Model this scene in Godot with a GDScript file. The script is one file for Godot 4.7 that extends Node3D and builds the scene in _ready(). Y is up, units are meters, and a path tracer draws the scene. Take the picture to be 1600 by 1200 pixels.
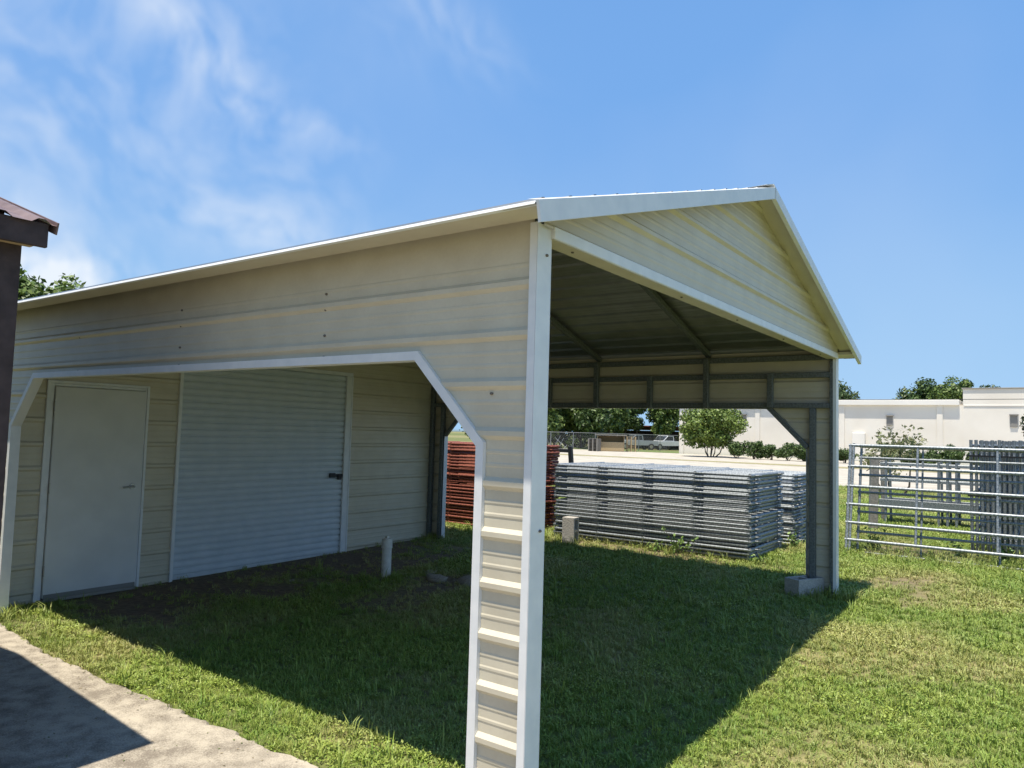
extends Node3D
# y up, metres. The carport's near corner post stands at the origin; the gable runs along +x, the long sides along -z.

const W := 5.83          # width across the gable
const LEN := 5.88        # open bay, from the gable back to the door wall
const BACK := 8.95       # whole length with the closed room
const RIB := 0.2286      # spacing of the sheet ribs
const RIB0 := 0.2746
const EAVE := 2.598
const OVER := 0.283
const APEX := 3.576
const SLOPE := (APEX - EAVE) / (W / 2 + OVER)
const HEAD := 2.0        # underside of the side openings
const KNEE := 1.585      # lower end of the cut corners
const Z_KNEE := -0.315
const Z_HEAD := -0.725
const Z_KNEE2 := -5.57
const Z_HEAD2 := -5.18

var M := {}
var taken := {}
var rng := RandomNumberGenerator.new()


# ------------------------------------------------------------------ mesh builder
class Mb:
	var v := PackedVector3Array()
	var n := PackedVector3Array()
	var c := PackedColorArray()
	var uv := PackedVector2Array()
	var tint := Color.WHITE

	func tri(a: Vector3, b: Vector3, d: Vector3) -> void:
		var nn := (d - a).cross(b - a).normalized()
		v.append(a); v.append(b); v.append(d)
		for i in 3:
			n.append(nn); c.append(tint)

	func quad(a: Vector3, b: Vector3, d: Vector3, e: Vector3) -> void:
		tri(a, b, d); tri(a, d, e)

	func tri_n(p: Array, q: Array) -> void:
		for i in 3:
			v.append(p[i]); n.append(q[i]); c.append(tint)

	# box with chamfered edges, in the frame t
	func box(t: Transform3D, s: Vector3, bevel := 0.0) -> void:
		var h := s / 2
		var b := minf(bevel, minf(h.x, minf(h.y, h.z)) * 0.9)
		var P := func(sx: float, sy: float, sz: float, ax: int) -> Vector3:
			var p := Vector3(sx * (h.x - (0.0 if ax == 0 else b)), sy * (h.y - (0.0 if ax == 1 else b)), sz * (h.z - (0.0 if ax == 2 else b)))
			return t * p
		for sg in [-1.0, 1.0]:
			_face([P.call(sg, -1, -1, 0), P.call(sg, 1, -1, 0), P.call(sg, 1, 1, 0), P.call(sg, -1, 1, 0)], t.basis.x * sg)
			_face([P.call(-1, sg, -1, 1), P.call(1, sg, -1, 1), P.call(1, sg, 1, 1), P.call(-1, sg, 1, 1)], t.basis.y * sg)
			_face([P.call(-1, -1, sg, 2), P.call(1, -1, sg, 2), P.call(1, 1, sg, 2), P.call(-1, 1, sg, 2)], t.basis.z * sg)
		if b <= 0.0:
			return
		for s1 in [-1.0, 1.0]:
			for s2 in [-1.0, 1.0]:
				_face([P.call(s1, s2, -1, 0), P.call(s1, s2, 1, 0), P.call(s1, s2, 1, 1), P.call(s1, s2, -1, 1)], t.basis * Vector3(s1, s2, 0))
				_face([P.call(s1, -1, s2, 0), P.call(s1, 1, s2, 0), P.call(s1, 1, s2, 2), P.call(s1, -1, s2, 2)], t.basis * Vector3(s1, 0, s2))
				_face([P.call(-1, s1, s2, 1), P.call(1, s1, s2, 1), P.call(1, s1, s2, 2), P.call(-1, s1, s2, 2)], t.basis * Vector3(0, s1, s2))
				for s3 in [-1.0, 1.0]:
					_face([P.call(s1, s2, s3, 0), P.call(s1, s2, s3, 1), P.call(s1, s2, s3, 2)], t.basis * Vector3(s1, s2, s3))

	func _face(p: Array, out: Vector3) -> void:
		var nn: Vector3 = (p[2] - p[0]).cross(p[1] - p[0])
		if nn.dot(out) < 0:
			p.reverse()
		tri(p[0], p[1], p[2])
		if p.size() == 4:
			tri(p[0], p[2], p[3])

	func bx(x0: float, x1: float, y0: float, y1: float, z0: float, z1: float, bevel := 0.0) -> void:
		box(Transform3D(Basis(), Vector3((x0 + x1) / 2, (y0 + y1) / 2, (z0 + z1) / 2)), Vector3(absf(x1 - x0), absf(y1 - y0), absf(z1 - z0)), bevel)

	# square bar from a to b; `up` fixes its turn
	func bar(a: Vector3, b: Vector3, w: float, h: float, bevel := 0.0, up := Vector3.UP) -> void:
		var d := (b - a)
		var z := d.normalized()
		var x := up.cross(z).normalized()
		var y := z.cross(x)
		box(Transform3D(Basis(x, y, z), (a + b) / 2), Vector3(w, h, d.length()), bevel)

	func tube(a: Vector3, b: Vector3, r0: float, r1 := -1.0, sides := 8, caps := true) -> void:
		if r1 < 0:
			r1 = r0
		var z := (b - a).normalized()
		var x := z.cross(Vector3.UP if absf(z.y) < 0.9 else Vector3.RIGHT).normalized()
		var y := z.cross(x)
		for i in sides:
			var t0 := TAU * i / sides
			var t1 := TAU * (i + 1) / sides
			var d0 := x * cos(t0) + y * sin(t0)
			var d1 := x * cos(t1) + y * sin(t1)
			tri_n([a + d0 * r0, b + d1 * r1, a + d1 * r0], [d0, d1, d1])
			tri_n([a + d0 * r0, b + d0 * r1, b + d1 * r1], [d0, d0, d1])
			if caps:
				tri_n([a, a + d0 * r0, a + d1 * r0], [-z, -z, -z])
				tri_n([b, b + d1 * r1, b + d0 * r1], [z, z, z])

	func path(pts: Array, r0: float, r1: float, sides := 6) -> void:
		for i in pts.size() - 1:
			var k0 := float(i) / (pts.size() - 1)
			var k1 := float(i + 1) / (pts.size() - 1)
			tube(pts[i], pts[i + 1], lerpf(r0, r1, k0), lerpf(r0, r1, k1), sides, i == 0 or i == pts.size() - 2)

	func mesh() -> ArrayMesh:
		var a := []
		a.resize(Mesh.ARRAY_MAX)
		a[Mesh.ARRAY_VERTEX] = v
		a[Mesh.ARRAY_NORMAL] = n
		a[Mesh.ARRAY_COLOR] = c
		if uv.size() == v.size():
			a[Mesh.ARRAY_TEX_UV] = uv
		var m := ArrayMesh.new()
		m.add_surface_from_arrays(Mesh.PRIMITIVE_TRIANGLES, a)
		return m


# ------------------------------------------------------------------ scene helpers
func numbered(called: String) -> String:
	var k: int = taken.get(called, 0)
	taken[called] = k + 1
	return called if k == 0 else "%s_%03d" % [called, k]


func part(called: String, mesh: Mesh, mat: Material, parent: Node3D, at := Transform3D()) -> MeshInstance3D:
	var o := MeshInstance3D.new()
	o.name = called
	o.mesh = mesh
	o.material_override = mat
	o.transform = at
	parent.add_child(o, true)
	return o


func thing(called: String, label: String, category: String, at := Transform3D(), group := "") -> Node3D:
	var o := Node3D.new()
	o.name = numbered(called)
	add_child(o)
	o.transform = at
	tag(o, label, category, group)
	return o


func tag(o: Node3D, label: String, category: String, group := "") -> void:
	o.set_meta("label", label)
	o.set_meta("category", category)
	if group:
		o.set_meta("group", group)


func structure(called: String, mesh: Mesh, mat: Material, label: String, category: String) -> MeshInstance3D:
	var o := part(numbered(called), mesh, mat, self)
	o.set_meta("kind", "structure")
	tag(o, label, category)
	return o


func copy_of(o: Node3D, at: Transform3D, label := "") -> Node3D:
	var c: Node3D = o.duplicate()
	c.name = numbered(String(o.name).rstrip("0123456789").trim_suffix("_"))
	add_child(c)
	c.transform = at
	if label:
		c.set_meta("label", label)
	return c


func at(x: float, y: float, z: float, turn := 0.0) -> Transform3D:
	return Transform3D(Basis(Vector3.UP, turn), Vector3(x, y, z))


# ------------------------------------------------------------------ materials
func noise(freq: float, octaves: int, sd: int, kind := FastNoiseLite.TYPE_SIMPLEX_SMOOTH) -> FastNoiseLite:
	var f := FastNoiseLite.new()
	f.noise_type = kind
	f.frequency = freq
	f.fractal_octaves = octaves
	f.seed = sd
	return f


# a grey-scale noise picture turned into colours lo..hi (linear values)
func blotch(size: int, freq: float, octaves: int, sd: int, lo: Color, hi: Color, gain := 1.6, freq2 := 0.0, share2 := 0.0) -> ImageTexture:
	var a := noise(freq, octaves, sd).get_seamless_image(size, size)
	var b: Image = noise(freq2, 3, sd + 7).get_seamless_image(size, size) if share2 > 0 else null
	var ad := a.get_data()
	var bd := b.get_data() if b else PackedByteArray()
	var out := PackedByteArray()
	out.resize(size * size * 3)
	var ramp := []
	for i in 256:
		var k := clampf((i / 255.0 - 0.5) * gain + 0.5, 0, 1)
		ramp.append(lo.lerp(hi, k).linear_to_srgb())
	for i in size * size:
		var g := float(ad[i])
		if b:
			g = lerpf(g, bd[i], share2)
		var col: Color = ramp[int(g)]
		out[i * 3] = col.r8
		out[i * 3 + 1] = col.g8
		out[i * 3 + 2] = col.b8
	var im := Image.create_from_data(size, size, false, Image.FORMAT_RGB8, out)
	return ImageTexture.create_from_image(im)


func concrete_texture() -> ImageTexture:
	# wide stains, middle mottling and fine sandy grain with pale and dark grit
	var n := 1024
	var wide := noise(0.0035, 5, 73).get_seamless_image(n, n).get_data()
	var middle := noise(0.018, 5, 74).get_seamless_image(n, n).get_data()
	var grain := noise(0.30, 3, 76).get_seamless_image(n, n).get_data()
	var grit := noise(0.11, 2, 78).get_seamless_image(n, n).get_data()
	var lo := Color(0.190, 0.163, 0.128)
	var hi := Color(0.455, 0.405, 0.325)
	var out := PackedByteArray()
	out.resize(n * n * 3)
	for i in n * n:
		var k := 0.5 + (wide[i] - 128) * 0.0040 + (middle[i] - 128) * 0.0046 + (grain[i] - 128) * 0.0046
		if grit[i] > 182:
			k += 0.22
		elif grit[i] < 66:
			k -= 0.20
		var c := lo.lerp(hi, clampf(k, 0, 1)).linear_to_srgb()
		out[i * 3] = c.r8
		out[i * 3 + 1] = c.g8
		out[i * 3 + 2] = c.b8
	return ImageTexture.create_from_image(Image.create_from_data(n, n, false, Image.FORMAT_RGB8, out))


func bump(size: int, freq: float, octaves: int, sd: int, strength: float) -> ImageTexture:
	var a := noise(freq, octaves, sd).get_seamless_image(size, size)
	a.convert(Image.FORMAT_RGBA8)
	a.bump_map_to_normal_map(strength)
	return ImageTexture.create_from_image(a)


func mat(col: Color, rough := 0.6, metal := 0.0) -> StandardMaterial3D:
	var m := StandardMaterial3D.new()
	m.albedo_color = col.linear_to_srgb()
	m.roughness = rough
	m.metallic = metal
	m.cull_mode = BaseMaterial3D.CULL_DISABLED
	return m


func textured(tex: Texture2D, scale: float, rough := 0.7, metal := 0.0, world := true) -> StandardMaterial3D:
	var m := mat(Color.WHITE, rough, metal)
	m.albedo_texture = tex
	m.uv1_triplanar = true
	m.uv1_world_triplanar = world
	m.uv1_scale = Vector3.ONE * scale
	return m


func with_normal(m: StandardMaterial3D, tex: Texture2D, strength: float) -> StandardMaterial3D:
	m.normal_enabled = true
	m.normal_texture = tex
	m.normal_scale = strength
	return m


func leafy(col: Color, back := 0.35) -> StandardMaterial3D:
	var m := mat(col, 0.55)
	m.vertex_color_use_as_albedo = true
	m.backlight_enabled = true
	m.backlight = Color(back, back, back)
	return m


func make_materials() -> void:
	var fine := bump(256, 0.05, 4, 3, 3.0)
	var wavy := bump(256, 0.012, 2, 5, 4.0)
	M.tan = with_normal(textured(blotch(512, 0.012, 4, 11, Color(0.565, 0.512, 0.395), Color(0.63, 0.58, 0.455), 1.6, 0.15, 0.3), 0.55, 0.42), wavy, 0.16)
	M.soffit = M.tan
	M.roof = with_normal(textured(blotch(256, 0.02, 4, 17, Color(0.32, 0.33, 0.32), Color(0.40, 0.41, 0.40)), 0.6, 0.42, 0.8), wavy, 0.08)
	M.white = with_normal(textured(blotch(256, 0.03, 4, 19, Color(0.72, 0.74, 0.75), Color(0.80, 0.81, 0.81), 1.5), 0.8, 0.38), wavy, 0.06)
	M.galv = textured(blotch(256, 0.06, 3, 23, Color(0.12, 0.135, 0.138), Color(0.20, 0.22, 0.225), 2.0), 2.2, 0.5, 0.35)
	M.tube = textured(blotch(256, 0.05, 3, 29, Color(0.18, 0.203, 0.218), Color(0.38, 0.41, 0.432), 2.4), 2.6, 0.46, 0.4, false)
	M.tube_dull = textured(blotch(256, 0.05, 4, 31, Color(0.15, 0.165, 0.175), Color(0.30, 0.325, 0.34), 2.2), 2.6, 0.5, 0.4, false)
	M.red = textured(blotch(256, 0.05, 4, 37, Color(0.13, 0.036, 0.022), Color(0.30, 0.085, 0.048), 2.4), 2.4, 0.62, 0.0, false)
	M.door = with_normal(textured(blotch(256, 0.015, 4, 41, Color(0.66, 0.66, 0.64), Color(0.72, 0.72, 0.70)), 0.5, 0.45), wavy, 0.05)
	M.slat = textured(blotch(256, 0.02, 4, 43, Color(0.56, 0.62, 0.66), Color(0.63, 0.68, 0.72), 1.6), 0.7, 0.42)
	M.dark = mat(Color(0.018, 0.018, 0.02), 0.5, 0.2)
	M.steel = mat(Color(0.45, 0.44, 0.42), 0.35, 0.8)
	M.rubber = mat(Color(0.03, 0.03, 0.03), 0.8)
	M.screw = mat(Color(0.17, 0.15, 0.13), 0.5, 0.5)
	M.brown = with_normal(textured(blotch(256, 0.03, 4, 47, Color(0.036, 0.025, 0.025), Color(0.062, 0.044, 0.044), 1.6), 1.0, 0.8), fine, 0.15)
	M.brown_roof = textured(blotch(256, 0.03, 4, 49, Color(0.125, 0.080, 0.074), Color(0.215, 0.150, 0.140), 1.8), 0.9, 0.5)
	M.lumber = textured(blotch(256, 0.04, 4, 53, Color(0.36, 0.27, 0.15), Color(0.50, 0.39, 0.23)), 1.2, 0.8)
	M.grey_wood = textured(blotch(256, 0.05, 4, 59, Color(0.16, 0.15, 0.135), Color(0.30, 0.28, 0.25), 2.0), 1.6, 0.85)
	M.block = with_normal(textured(blotch(256, 0.08, 4, 61, Color(0.34, 0.32, 0.285), Color(0.50, 0.475, 0.43), 1.8), 2.0, 0.92), fine, 0.5)
	M.pvc = textured(blotch(256, 0.03, 4, 67, Color(0.60, 0.59, 0.55), Color(0.74, 0.73, 0.69), 1.8), 2.0, 0.4)
	M.stone = with_normal(textured(blotch(256, 0.06, 4, 71, Color(0.24, 0.21, 0.17), Color(0.40, 0.36, 0.30), 1.8), 2.0, 0.9), fine, 0.5)
	M.concrete = with_normal(textured(concrete_texture(), 0.30, 0.94), bump(512, 0.16, 3, 75, 2.0), 0.25)
	M.soil = with_normal(textured(blotch(512, 0.03, 5, 79, Color(0.55, 0.55, 0.55), Color(1, 1, 1), 1.8, 0.2, 0.4), 0.8, 0.95), bump(256, 0.06, 5, 80, 4.0), 0.6)
	M.soil.vertex_color_use_as_albedo = true
	M.road = textured(blotch(512, 0.012, 5, 83, Color(0.37, 0.335, 0.275), Color(0.50, 0.46, 0.385), 1.8, 0.1, 0.3), 0.12, 0.95)
	M.verge = textured(blotch(512, 0.03, 5, 85, Color(0.20, 0.18, 0.08), Color(0.34, 0.30, 0.16), 1.8), 0.3, 0.95)
	M.far_grass = textured(blotch(256, 0.03, 5, 86, Color(0.09, 0.13, 0.035), Color(0.17, 0.21, 0.06), 1.8), 0.3, 0.95)
	M.stucco = textured(blotch(512, 0.008, 5, 87, Color(0.74, 0.69, 0.605), Color(0.81, 0.765, 0.685), 1.7), 0.05, 0.9)
	M.stucco_white = textured(blotch(256, 0.01, 4, 89, Color(0.76, 0.73, 0.67), Color(0.83, 0.80, 0.74), 1.5), 0.05, 0.85)
	M.grey_paint = mat(Color(0.24, 0.23, 0.21), 0.7)
	M.bark = with_normal(textured(blotch(256, 0.05, 4, 97, Color(0.07, 0.055, 0.04), Color(0.16, 0.13, 0.10), 1.8), 1.5, 0.95), fine, 0.5)
	M.leaf = leafy(Color.WHITE)
	M.blade = leafy(Color.WHITE, 0.5)
	M.glass = mat(Color(0.03, 0.035, 0.04), 0.08)
	M.car_white = mat(Color(0.72, 0.73, 0.74), 0.3)
	M.car_grey = mat(Color(0.42, 0.45, 0.49), 0.3, 0.3)
	M.wire = mat(Color(0.30, 0.31, 0.32), 0.5, 0.6)
	M.shed_red = mat(Color(0.16, 0.045, 0.035), 0.6)


# ------------------------------------------------------------------ sky
func make_sky() -> Sky:
	var w := 2048
	var h := 1024
	var d := PackedFloat32Array()
	d.resize(w * h * 3)
	var n1 := noise(0.006, 6, 201).get_seamless_image(w, h).get_data()
	var n2 := noise(0.0035, 5, 207).get_seamless_image(w, h).get_data()
	var n3 := noise(0.022, 5, 211).get_seamless_image(w, h).get_data()
	# banks of cirrus: azimuth, height, half-width, half-height (degrees), lean, amount
	var banks := [[-62.0, 28.0, 9.0, 5.0, -0.3, 0.18], [-60.0, 25.0, 5.0, 2.4, -0.7, 0.20], [-55.0, 22.0, 5.0, 2.2, -0.5, 0.19], [-50.5, 21.6, 3.4, 1.2, -0.25, 0.20], [-57.0, 17.5, 10.0, 4.0, -0.3, 0.17], [-44.0, 29.0, 7.0, 3.0, -0.3, 0.07], [-68.0, 8.6, 8.0, 3.0, -0.35, 1.5],
		[-55.0, 14.0, 7.0, 1.8, -0.1, 0.4], [-72.0, 22.0, 11.0, 11.0, 0.0, 0.30], [-42.0, 30.0, 5.0, 2.0, -0.5, 0.19], [-118.0, 24.0, 9.0, 5.0, 0.3, 0.6], [-128.0, 12.0, 15.0, 5.0, 0.2, 0.8],
		[-168.0, 30.0, 15.0, 7.0, -0.3, 0.7], [150.0, 15.0, 18.0, 6.0, 0.2, 0.8], [112.0, 34.0, 16.0, 8.0, -0.2, 0.6], [80.0, 14.0, 15.0, 5.0, 0.1, 0.7], [48.0, 27.0, 12.0, 6.0, 0.3, 0.5]]
	var zen := Color(0.070, 0.180, 0.450)
	var mid := Color(0.142, 0.306, 0.605)
	var low := Color(0.275, 0.452, 0.660)
	for y in h:
		var el := 90.0 - (y + 0.5) * 180.0 / h
		var s := clampf(el, 0, 90)
		var base := low.lerp(mid, smoothstep(0.0, 24.0, s)).lerp(zen, smoothstep(18.0, 75.0, s))
		if el < 0:
			base = Color(0.22, 0.24, 0.17)
		var near_banks := banks.filter(func(b: Array) -> bool: return absf(el - b[1]) < 3.0 * (b[3] + b[2] * absf(b[4])))
		for x in w:
			var i := y * w + x
			var col := base
			if el > 0.0:
				var az := (float(x) + 0.5) / w * 360.0 - 90.0
				if az > 180.0:
					az -= 360.0
				var f := 0.0
				for b in near_banks:
					var da: float = az - b[0]
					if da > 180.0: da -= 360.0
					elif da < -180.0: da += 360.0
					if absf(da) > 3.0 * b[2]:
						continue
					var de: float = el - b[1] - da * b[4]
					if absf(de) > 3.0 * b[3]:
						continue
					f += b[5] * exp(-da * da / (b[2] * b[2]) - de * de / (b[3] * b[3]))
				var along := 0.87 * x + 0.50 * y
				var across := 0.87 * y - 0.50 * x
				var bend := (n2[i] - 128.0) * 0.8
				var a := n1[posmod(int(across * 3.4 + bend), h) * w + posmod(int(along * 2.2 - bend), w)] / 255.0
				var c := n3[posmod(int(across * 3.0 + bend), h) * w + posmod(int(along * 2.0), w)] / 255.0
				var wide := n2[i] / 255.0
				var amount := f * clampf(0.42 + (a - 0.48) * 1.0 + (c - 0.5) * 1.1, 0.0, 1.0) + 0.10 * clampf((wide - 0.5) * 2.0 + 0.2, 0, 1) * smoothstep(60.0, 10.0, el)
				col = base.lerp(Color(0.64, 0.68, 0.73), clampf(amount, 0.0, 0.9))
			d[i * 3] = col.r
			d[i * 3 + 1] = col.g
			d[i * 3 + 2] = col.b
	var im := Image.create_from_data(w, h, false, Image.FORMAT_RGBF, d.to_byte_array())
	var pm := PanoramaSkyMaterial.new()
	pm.panorama = ImageTexture.create_from_image(im)
	var sky := Sky.new()
	sky.sky_material = pm
	return sky


# ------------------------------------------------------------------ ground shape
func ground_y(x: float, z: float) -> float:
	var y := -0.09 + 0.09 * smoothstep(-0.5, 5.9, x) + 0.05 * smoothstep(5.9, 7.6, x) - 0.05 * smoothstep(10.0, 22.0, x)
	y += 0.012 * sin(x * 1.9 + 0.7) * sin(z * 1.6 + 0.3) * smoothstep(0.2, 1.2, x) * smoothstep(40.0, 12.0, x)
	return y


# outline of the concrete drive: its edge x for a given z
func drive_edge(z: float) -> float:
	return -0.17 + 0.10 * smoothstep(-4.0, -5.6, z) - 0.025 * sin(z * 1.1) + 0.06 * smoothstep(-1.6, 0.5, z) + 0.035 * dirt_noise.get_noise_1d(z * 40.0) + 0.03 * dirt_noise.get_noise_1d(z * 140.0 + 500.0)


var dirt_noise: FastNoiseLite
var dry_noise: FastNoiseLite


# share of bare earth (0..1): worn ground by the door wall, round the posts, the strip before the stacks, the patch by the gates
func bare(x: float, z: float) -> float:
	var k := dirt_noise.get_noise_2d(x * 10, z * 10)
	var f := 0.0
	f = maxf(f, smoothstep(-4.05, -4.9, z + 0.05 * x + k * 1.1) * smoothstep(-6.2, -5.7, z) * smoothstep(6.0, 5.0, x + k * 0.5) * smoothstep(0.2, 0.8, x + k * 0.4))
	f = maxf(f, 0.9 * smoothstep(1.0, 0.35, Vector2((x - 3.2) / 1.3, (z + 3.5) / 0.55).length() + k * 0.7))
	f = maxf(f, 0.75 * smoothstep(1.0, 0.3, Vector2((x - 6.95) / 0.32, (z + 2.6) / 2.3).length() + k * 0.6))
	f = maxf(f, 0.7 * smoothstep(1.0, 0.2, Vector2((x - 6.9) / 1.0, (z - 0.55) / 0.5).length() + k * 0.8))
	f = maxf(f, 0.65 * smoothstep(1.0, 0.2, Vector2((x - 9.7) / 1.0, (z - 0.2) / 1.2).length() + k * 0.9))
	f = maxf(f, 0.5 * smoothstep(1.0, 0.2, Vector2((x - 0.05) / 0.35, (z + 5.2) / 0.6).length() + k * 0.7))
	return clampf(f, 0, 1)


func axis_lines(lo: float, hi: float, step: float, far: float) -> PackedFloat32Array:
	var a := PackedFloat32Array()
	var p := lo
	while p < hi + 0.001:
		a.append(p)
		p += step
	var g := step
	p = hi
	while p < far:
		g *= 1.35
		p += g
		a.append(p)
	g = step
	p = lo
	while p > -far:
		g *= 1.35
		p -= g
		a.insert(0, p)
	return a


func make_ground() -> void:
	var xs := axis_lines(-3.0, 14.0, 0.12, 700.0)
	var zs := axis_lines(-8.0, 4.0, 0.12, 700.0)
	var grass := Color(0.16, 0.185, 0.05)
	var straw := Color(0.40, 0.335, 0.16)
	var earth := Color(0.20, 0.145, 0.092)
	var v := PackedVector3Array()
	var n := PackedVector3Array()
	var c := PackedColorArray()
	var idx := PackedInt32Array()
	for z in zs:
		for x in xs:
			v.append(Vector3(x, ground_y(x, z), z))
			var e := 0.1
			n.append(Vector3(ground_y(x - e, z) - ground_y(x + e, z), 2 * e, ground_y(x, z - e) - ground_y(x, z + e)).normalized())
			var dry := smoothstep(-0.1, 0.45, dry_noise.get_noise_2d(x * 10, z * 10)) * 0.7
			c.append(grass.lerp(straw, dry).lerp(earth, bare(x, z)))
	var nx := xs.size()
	for j in zs.size() - 1:
		for i in nx - 1:
			var a := j * nx + i
			idx.append_array([a, a + 1, a + nx + 1, a, a + nx + 1, a + nx])
	var arr := []
	arr.resize(Mesh.ARRAY_MAX)
	arr[Mesh.ARRAY_VERTEX] = v
	arr[Mesh.ARRAY_NORMAL] = n
	arr[Mesh.ARRAY_COLOR] = c
	arr[Mesh.ARRAY_INDEX] = idx
	var m := ArrayMesh.new()
	m.add_surface_from_arrays(Mesh.PRIMITIVE_TRIANGLES, arr)
	structure("ground", m, M.soil, "green and straw coloured lawn ground with worn earth patches", "ground")
	# concrete drive on the near side
	var mb := Mb.new()
	var top := -0.062
	var z := -7.0
	while z < 3.6:
		var z1 := z + 0.03
		var e0 := drive_edge(z)
		var e1 := drive_edge(z1)
		mb.quad(Vector3(-7, top, z), Vector3(e0 - 0.02, top, z), Vector3(e1 - 0.02, top, z1), Vector3(-7, top, z1))
		mb.quad(Vector3(e0 - 0.02, top, z), Vector3(e0, top - 0.018, z), Vector3(e1, top - 0.018, z1), Vector3(e1 - 0.02, top, z1))
		mb.quad(Vector3(e0, top - 0.018, z), Vector3(e0, -0.2, z), Vector3(e1, -0.2, z1), Vector3(e1, top - 0.018, z1))
		z = z1
	structure("concrete_drive", mb.mesh(), M.concrete, "weathered tan concrete drive with a crumbling edge", "drive")


func strip(called: String, x0: float, x1: float, skew: float, y: float, m: Material, label: String, category: String, wob := 0.25, z0 := -220.0, z1 := 160.0) -> void:
	var mb := Mb.new()
	var z := z0
	while z < z1:
		var e := z + 4.0
		var f := func(t: float, ph: float) -> float: return wob * (sin(t * 0.31 + ph) + 0.6 * sin(t * 0.83 + ph * 2.0)) + skew * t
		mb.quad(Vector3(x0 + f.call(z, x0), y, z), Vector3(x1 + f.call(z, x1), y, z), Vector3(x1 + f.call(e, x1), y, e), Vector3(x0 + f.call(e, x0), y, e))
		z = e
	structure(called, mb.mesh(), m, label, category)


# ------------------------------------------------------------------ ribbed sheets
func rib_profile(big := 0.019) -> Array:
	var m1 := RIB * 0.37
	var m2 := RIB * 0.63
	return [[-0.030, 0.0], [-0.011, big], [0.011, big], [0.030, 0.0], [m1 - 0.012, 0.0], [m1 - 0.005, 0.0024], [m1 + 0.005, 0.0024], [m1 + 0.012, 0.0],
		[m2 - 0.012, 0.0], [m2 - 0.005, 0.0024], [m2 + 0.005, 0.0024], [m2 + 0.012, 0.0]]


func rib_height(prof: Array, t: float) -> float:
	var p := fposmod(t + 0.030, RIB) - 0.030
	for i in prof.size() - 1:
		if p >= prof[i][0] - 1e-6 and p <= prof[i + 1][0] + 1e-6:
			return lerpf(prof[i][1], prof[i + 1][1], (p - prof[i][0]) / (prof[i + 1][0] - prof[i][0]))
	return 0.0


# sheet lying in a plane: point = o + u*along + w*up + h*out; `spans` gives the [u0, u1] pieces at height w
func sheet(o: Vector3, along: Vector3, up: Vector3, out: Vector3, w0: float, w1: float, phase: float, spans: Callable, breaks: Array, lift := 0.0, plain_above := 99.0) -> Mesh:
	var prof := rib_profile()
	var ys := [w0, w1]
	for b in breaks:
		if b > w0 and b < w1:
			ys.append(b)
	var k0 := floori((w0 - phase) / RIB) - 1
	var k1 := ceili((w1 - phase) / RIB) + 1
	for k in range(k0, k1 + 1):
		for p in prof:
			var y: float = phase + k * RIB + p[0]
			if y > w0 + 1e-4 and y < w1 - 1e-4:
				ys.append(y)
	ys.sort()
	var mb := Mb.new()
	for i in ys.size() - 1:
		var a: float = ys[i]
		var b: float = ys[i + 1]
		if b - a < 1e-5:
			continue
		var e := minf(1e-5, (b - a) / 3)
		var sa: Array = spans.call(a + e)
		var sb: Array = spans.call(b - e)
		var ha := (rib_height(prof, a - phase) if a < plain_above else 0.0) + lift
		var hb := (rib_height(prof, b - phase) if b < plain_above else 0.0) + lift
		for j in mini(sa.size(), sb.size()):
			var p0: Vector3 = o + along * sa[j][0] + up * a + out * ha
			var p1: Vector3 = o + along * sa[j][1] + up * a + out * ha
			var p2: Vector3 = o + along * sb[j][1] + up * b + out * hb
			var p3: Vector3 = o + along * sb[j][0] + up * b + out * hb
			if (p2 - p0).cross(p1 - p0).dot(out) < 0:
				mb.quad(p1, p0, p3, p2)
			else:
				mb.quad(p0, p1, p2, p3)
	if mb.v.size() == 0:
		return null
	return mb.mesh()


# a wall covered with several sheets, four ribs to each
func clad(parent: Node3D, called: String, m: Material, o: Vector3, along: Vector3, up: Vector3, out: Vector3, w0: float, w1: float, phase: float, spans: Callable, breaks: Array, plain_above := 99.0) -> void:
	var seam := phase - 0.034
	while seam > w0:
		seam -= 4 * RIB
	var a := w0
	var k := 0
	while a < w1 - 1e-4:
		var b := seam + 4 * RIB
		while b <= a + 0.02:
			b += 4 * RIB
		seam = b
		b = minf(b, w1)
		var me := sheet(o, along, up, out, a, minf(b + 0.03, w1), phase, spans, breaks, 0.0012 * (k % 2), plain_above)
		if me:
			part(called, me, m, parent)
		a = b
		k += 1


func roof_y(x: float) -> float:
	return EAVE + SLOPE * (minf(x, W - x) + OVER)


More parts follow.
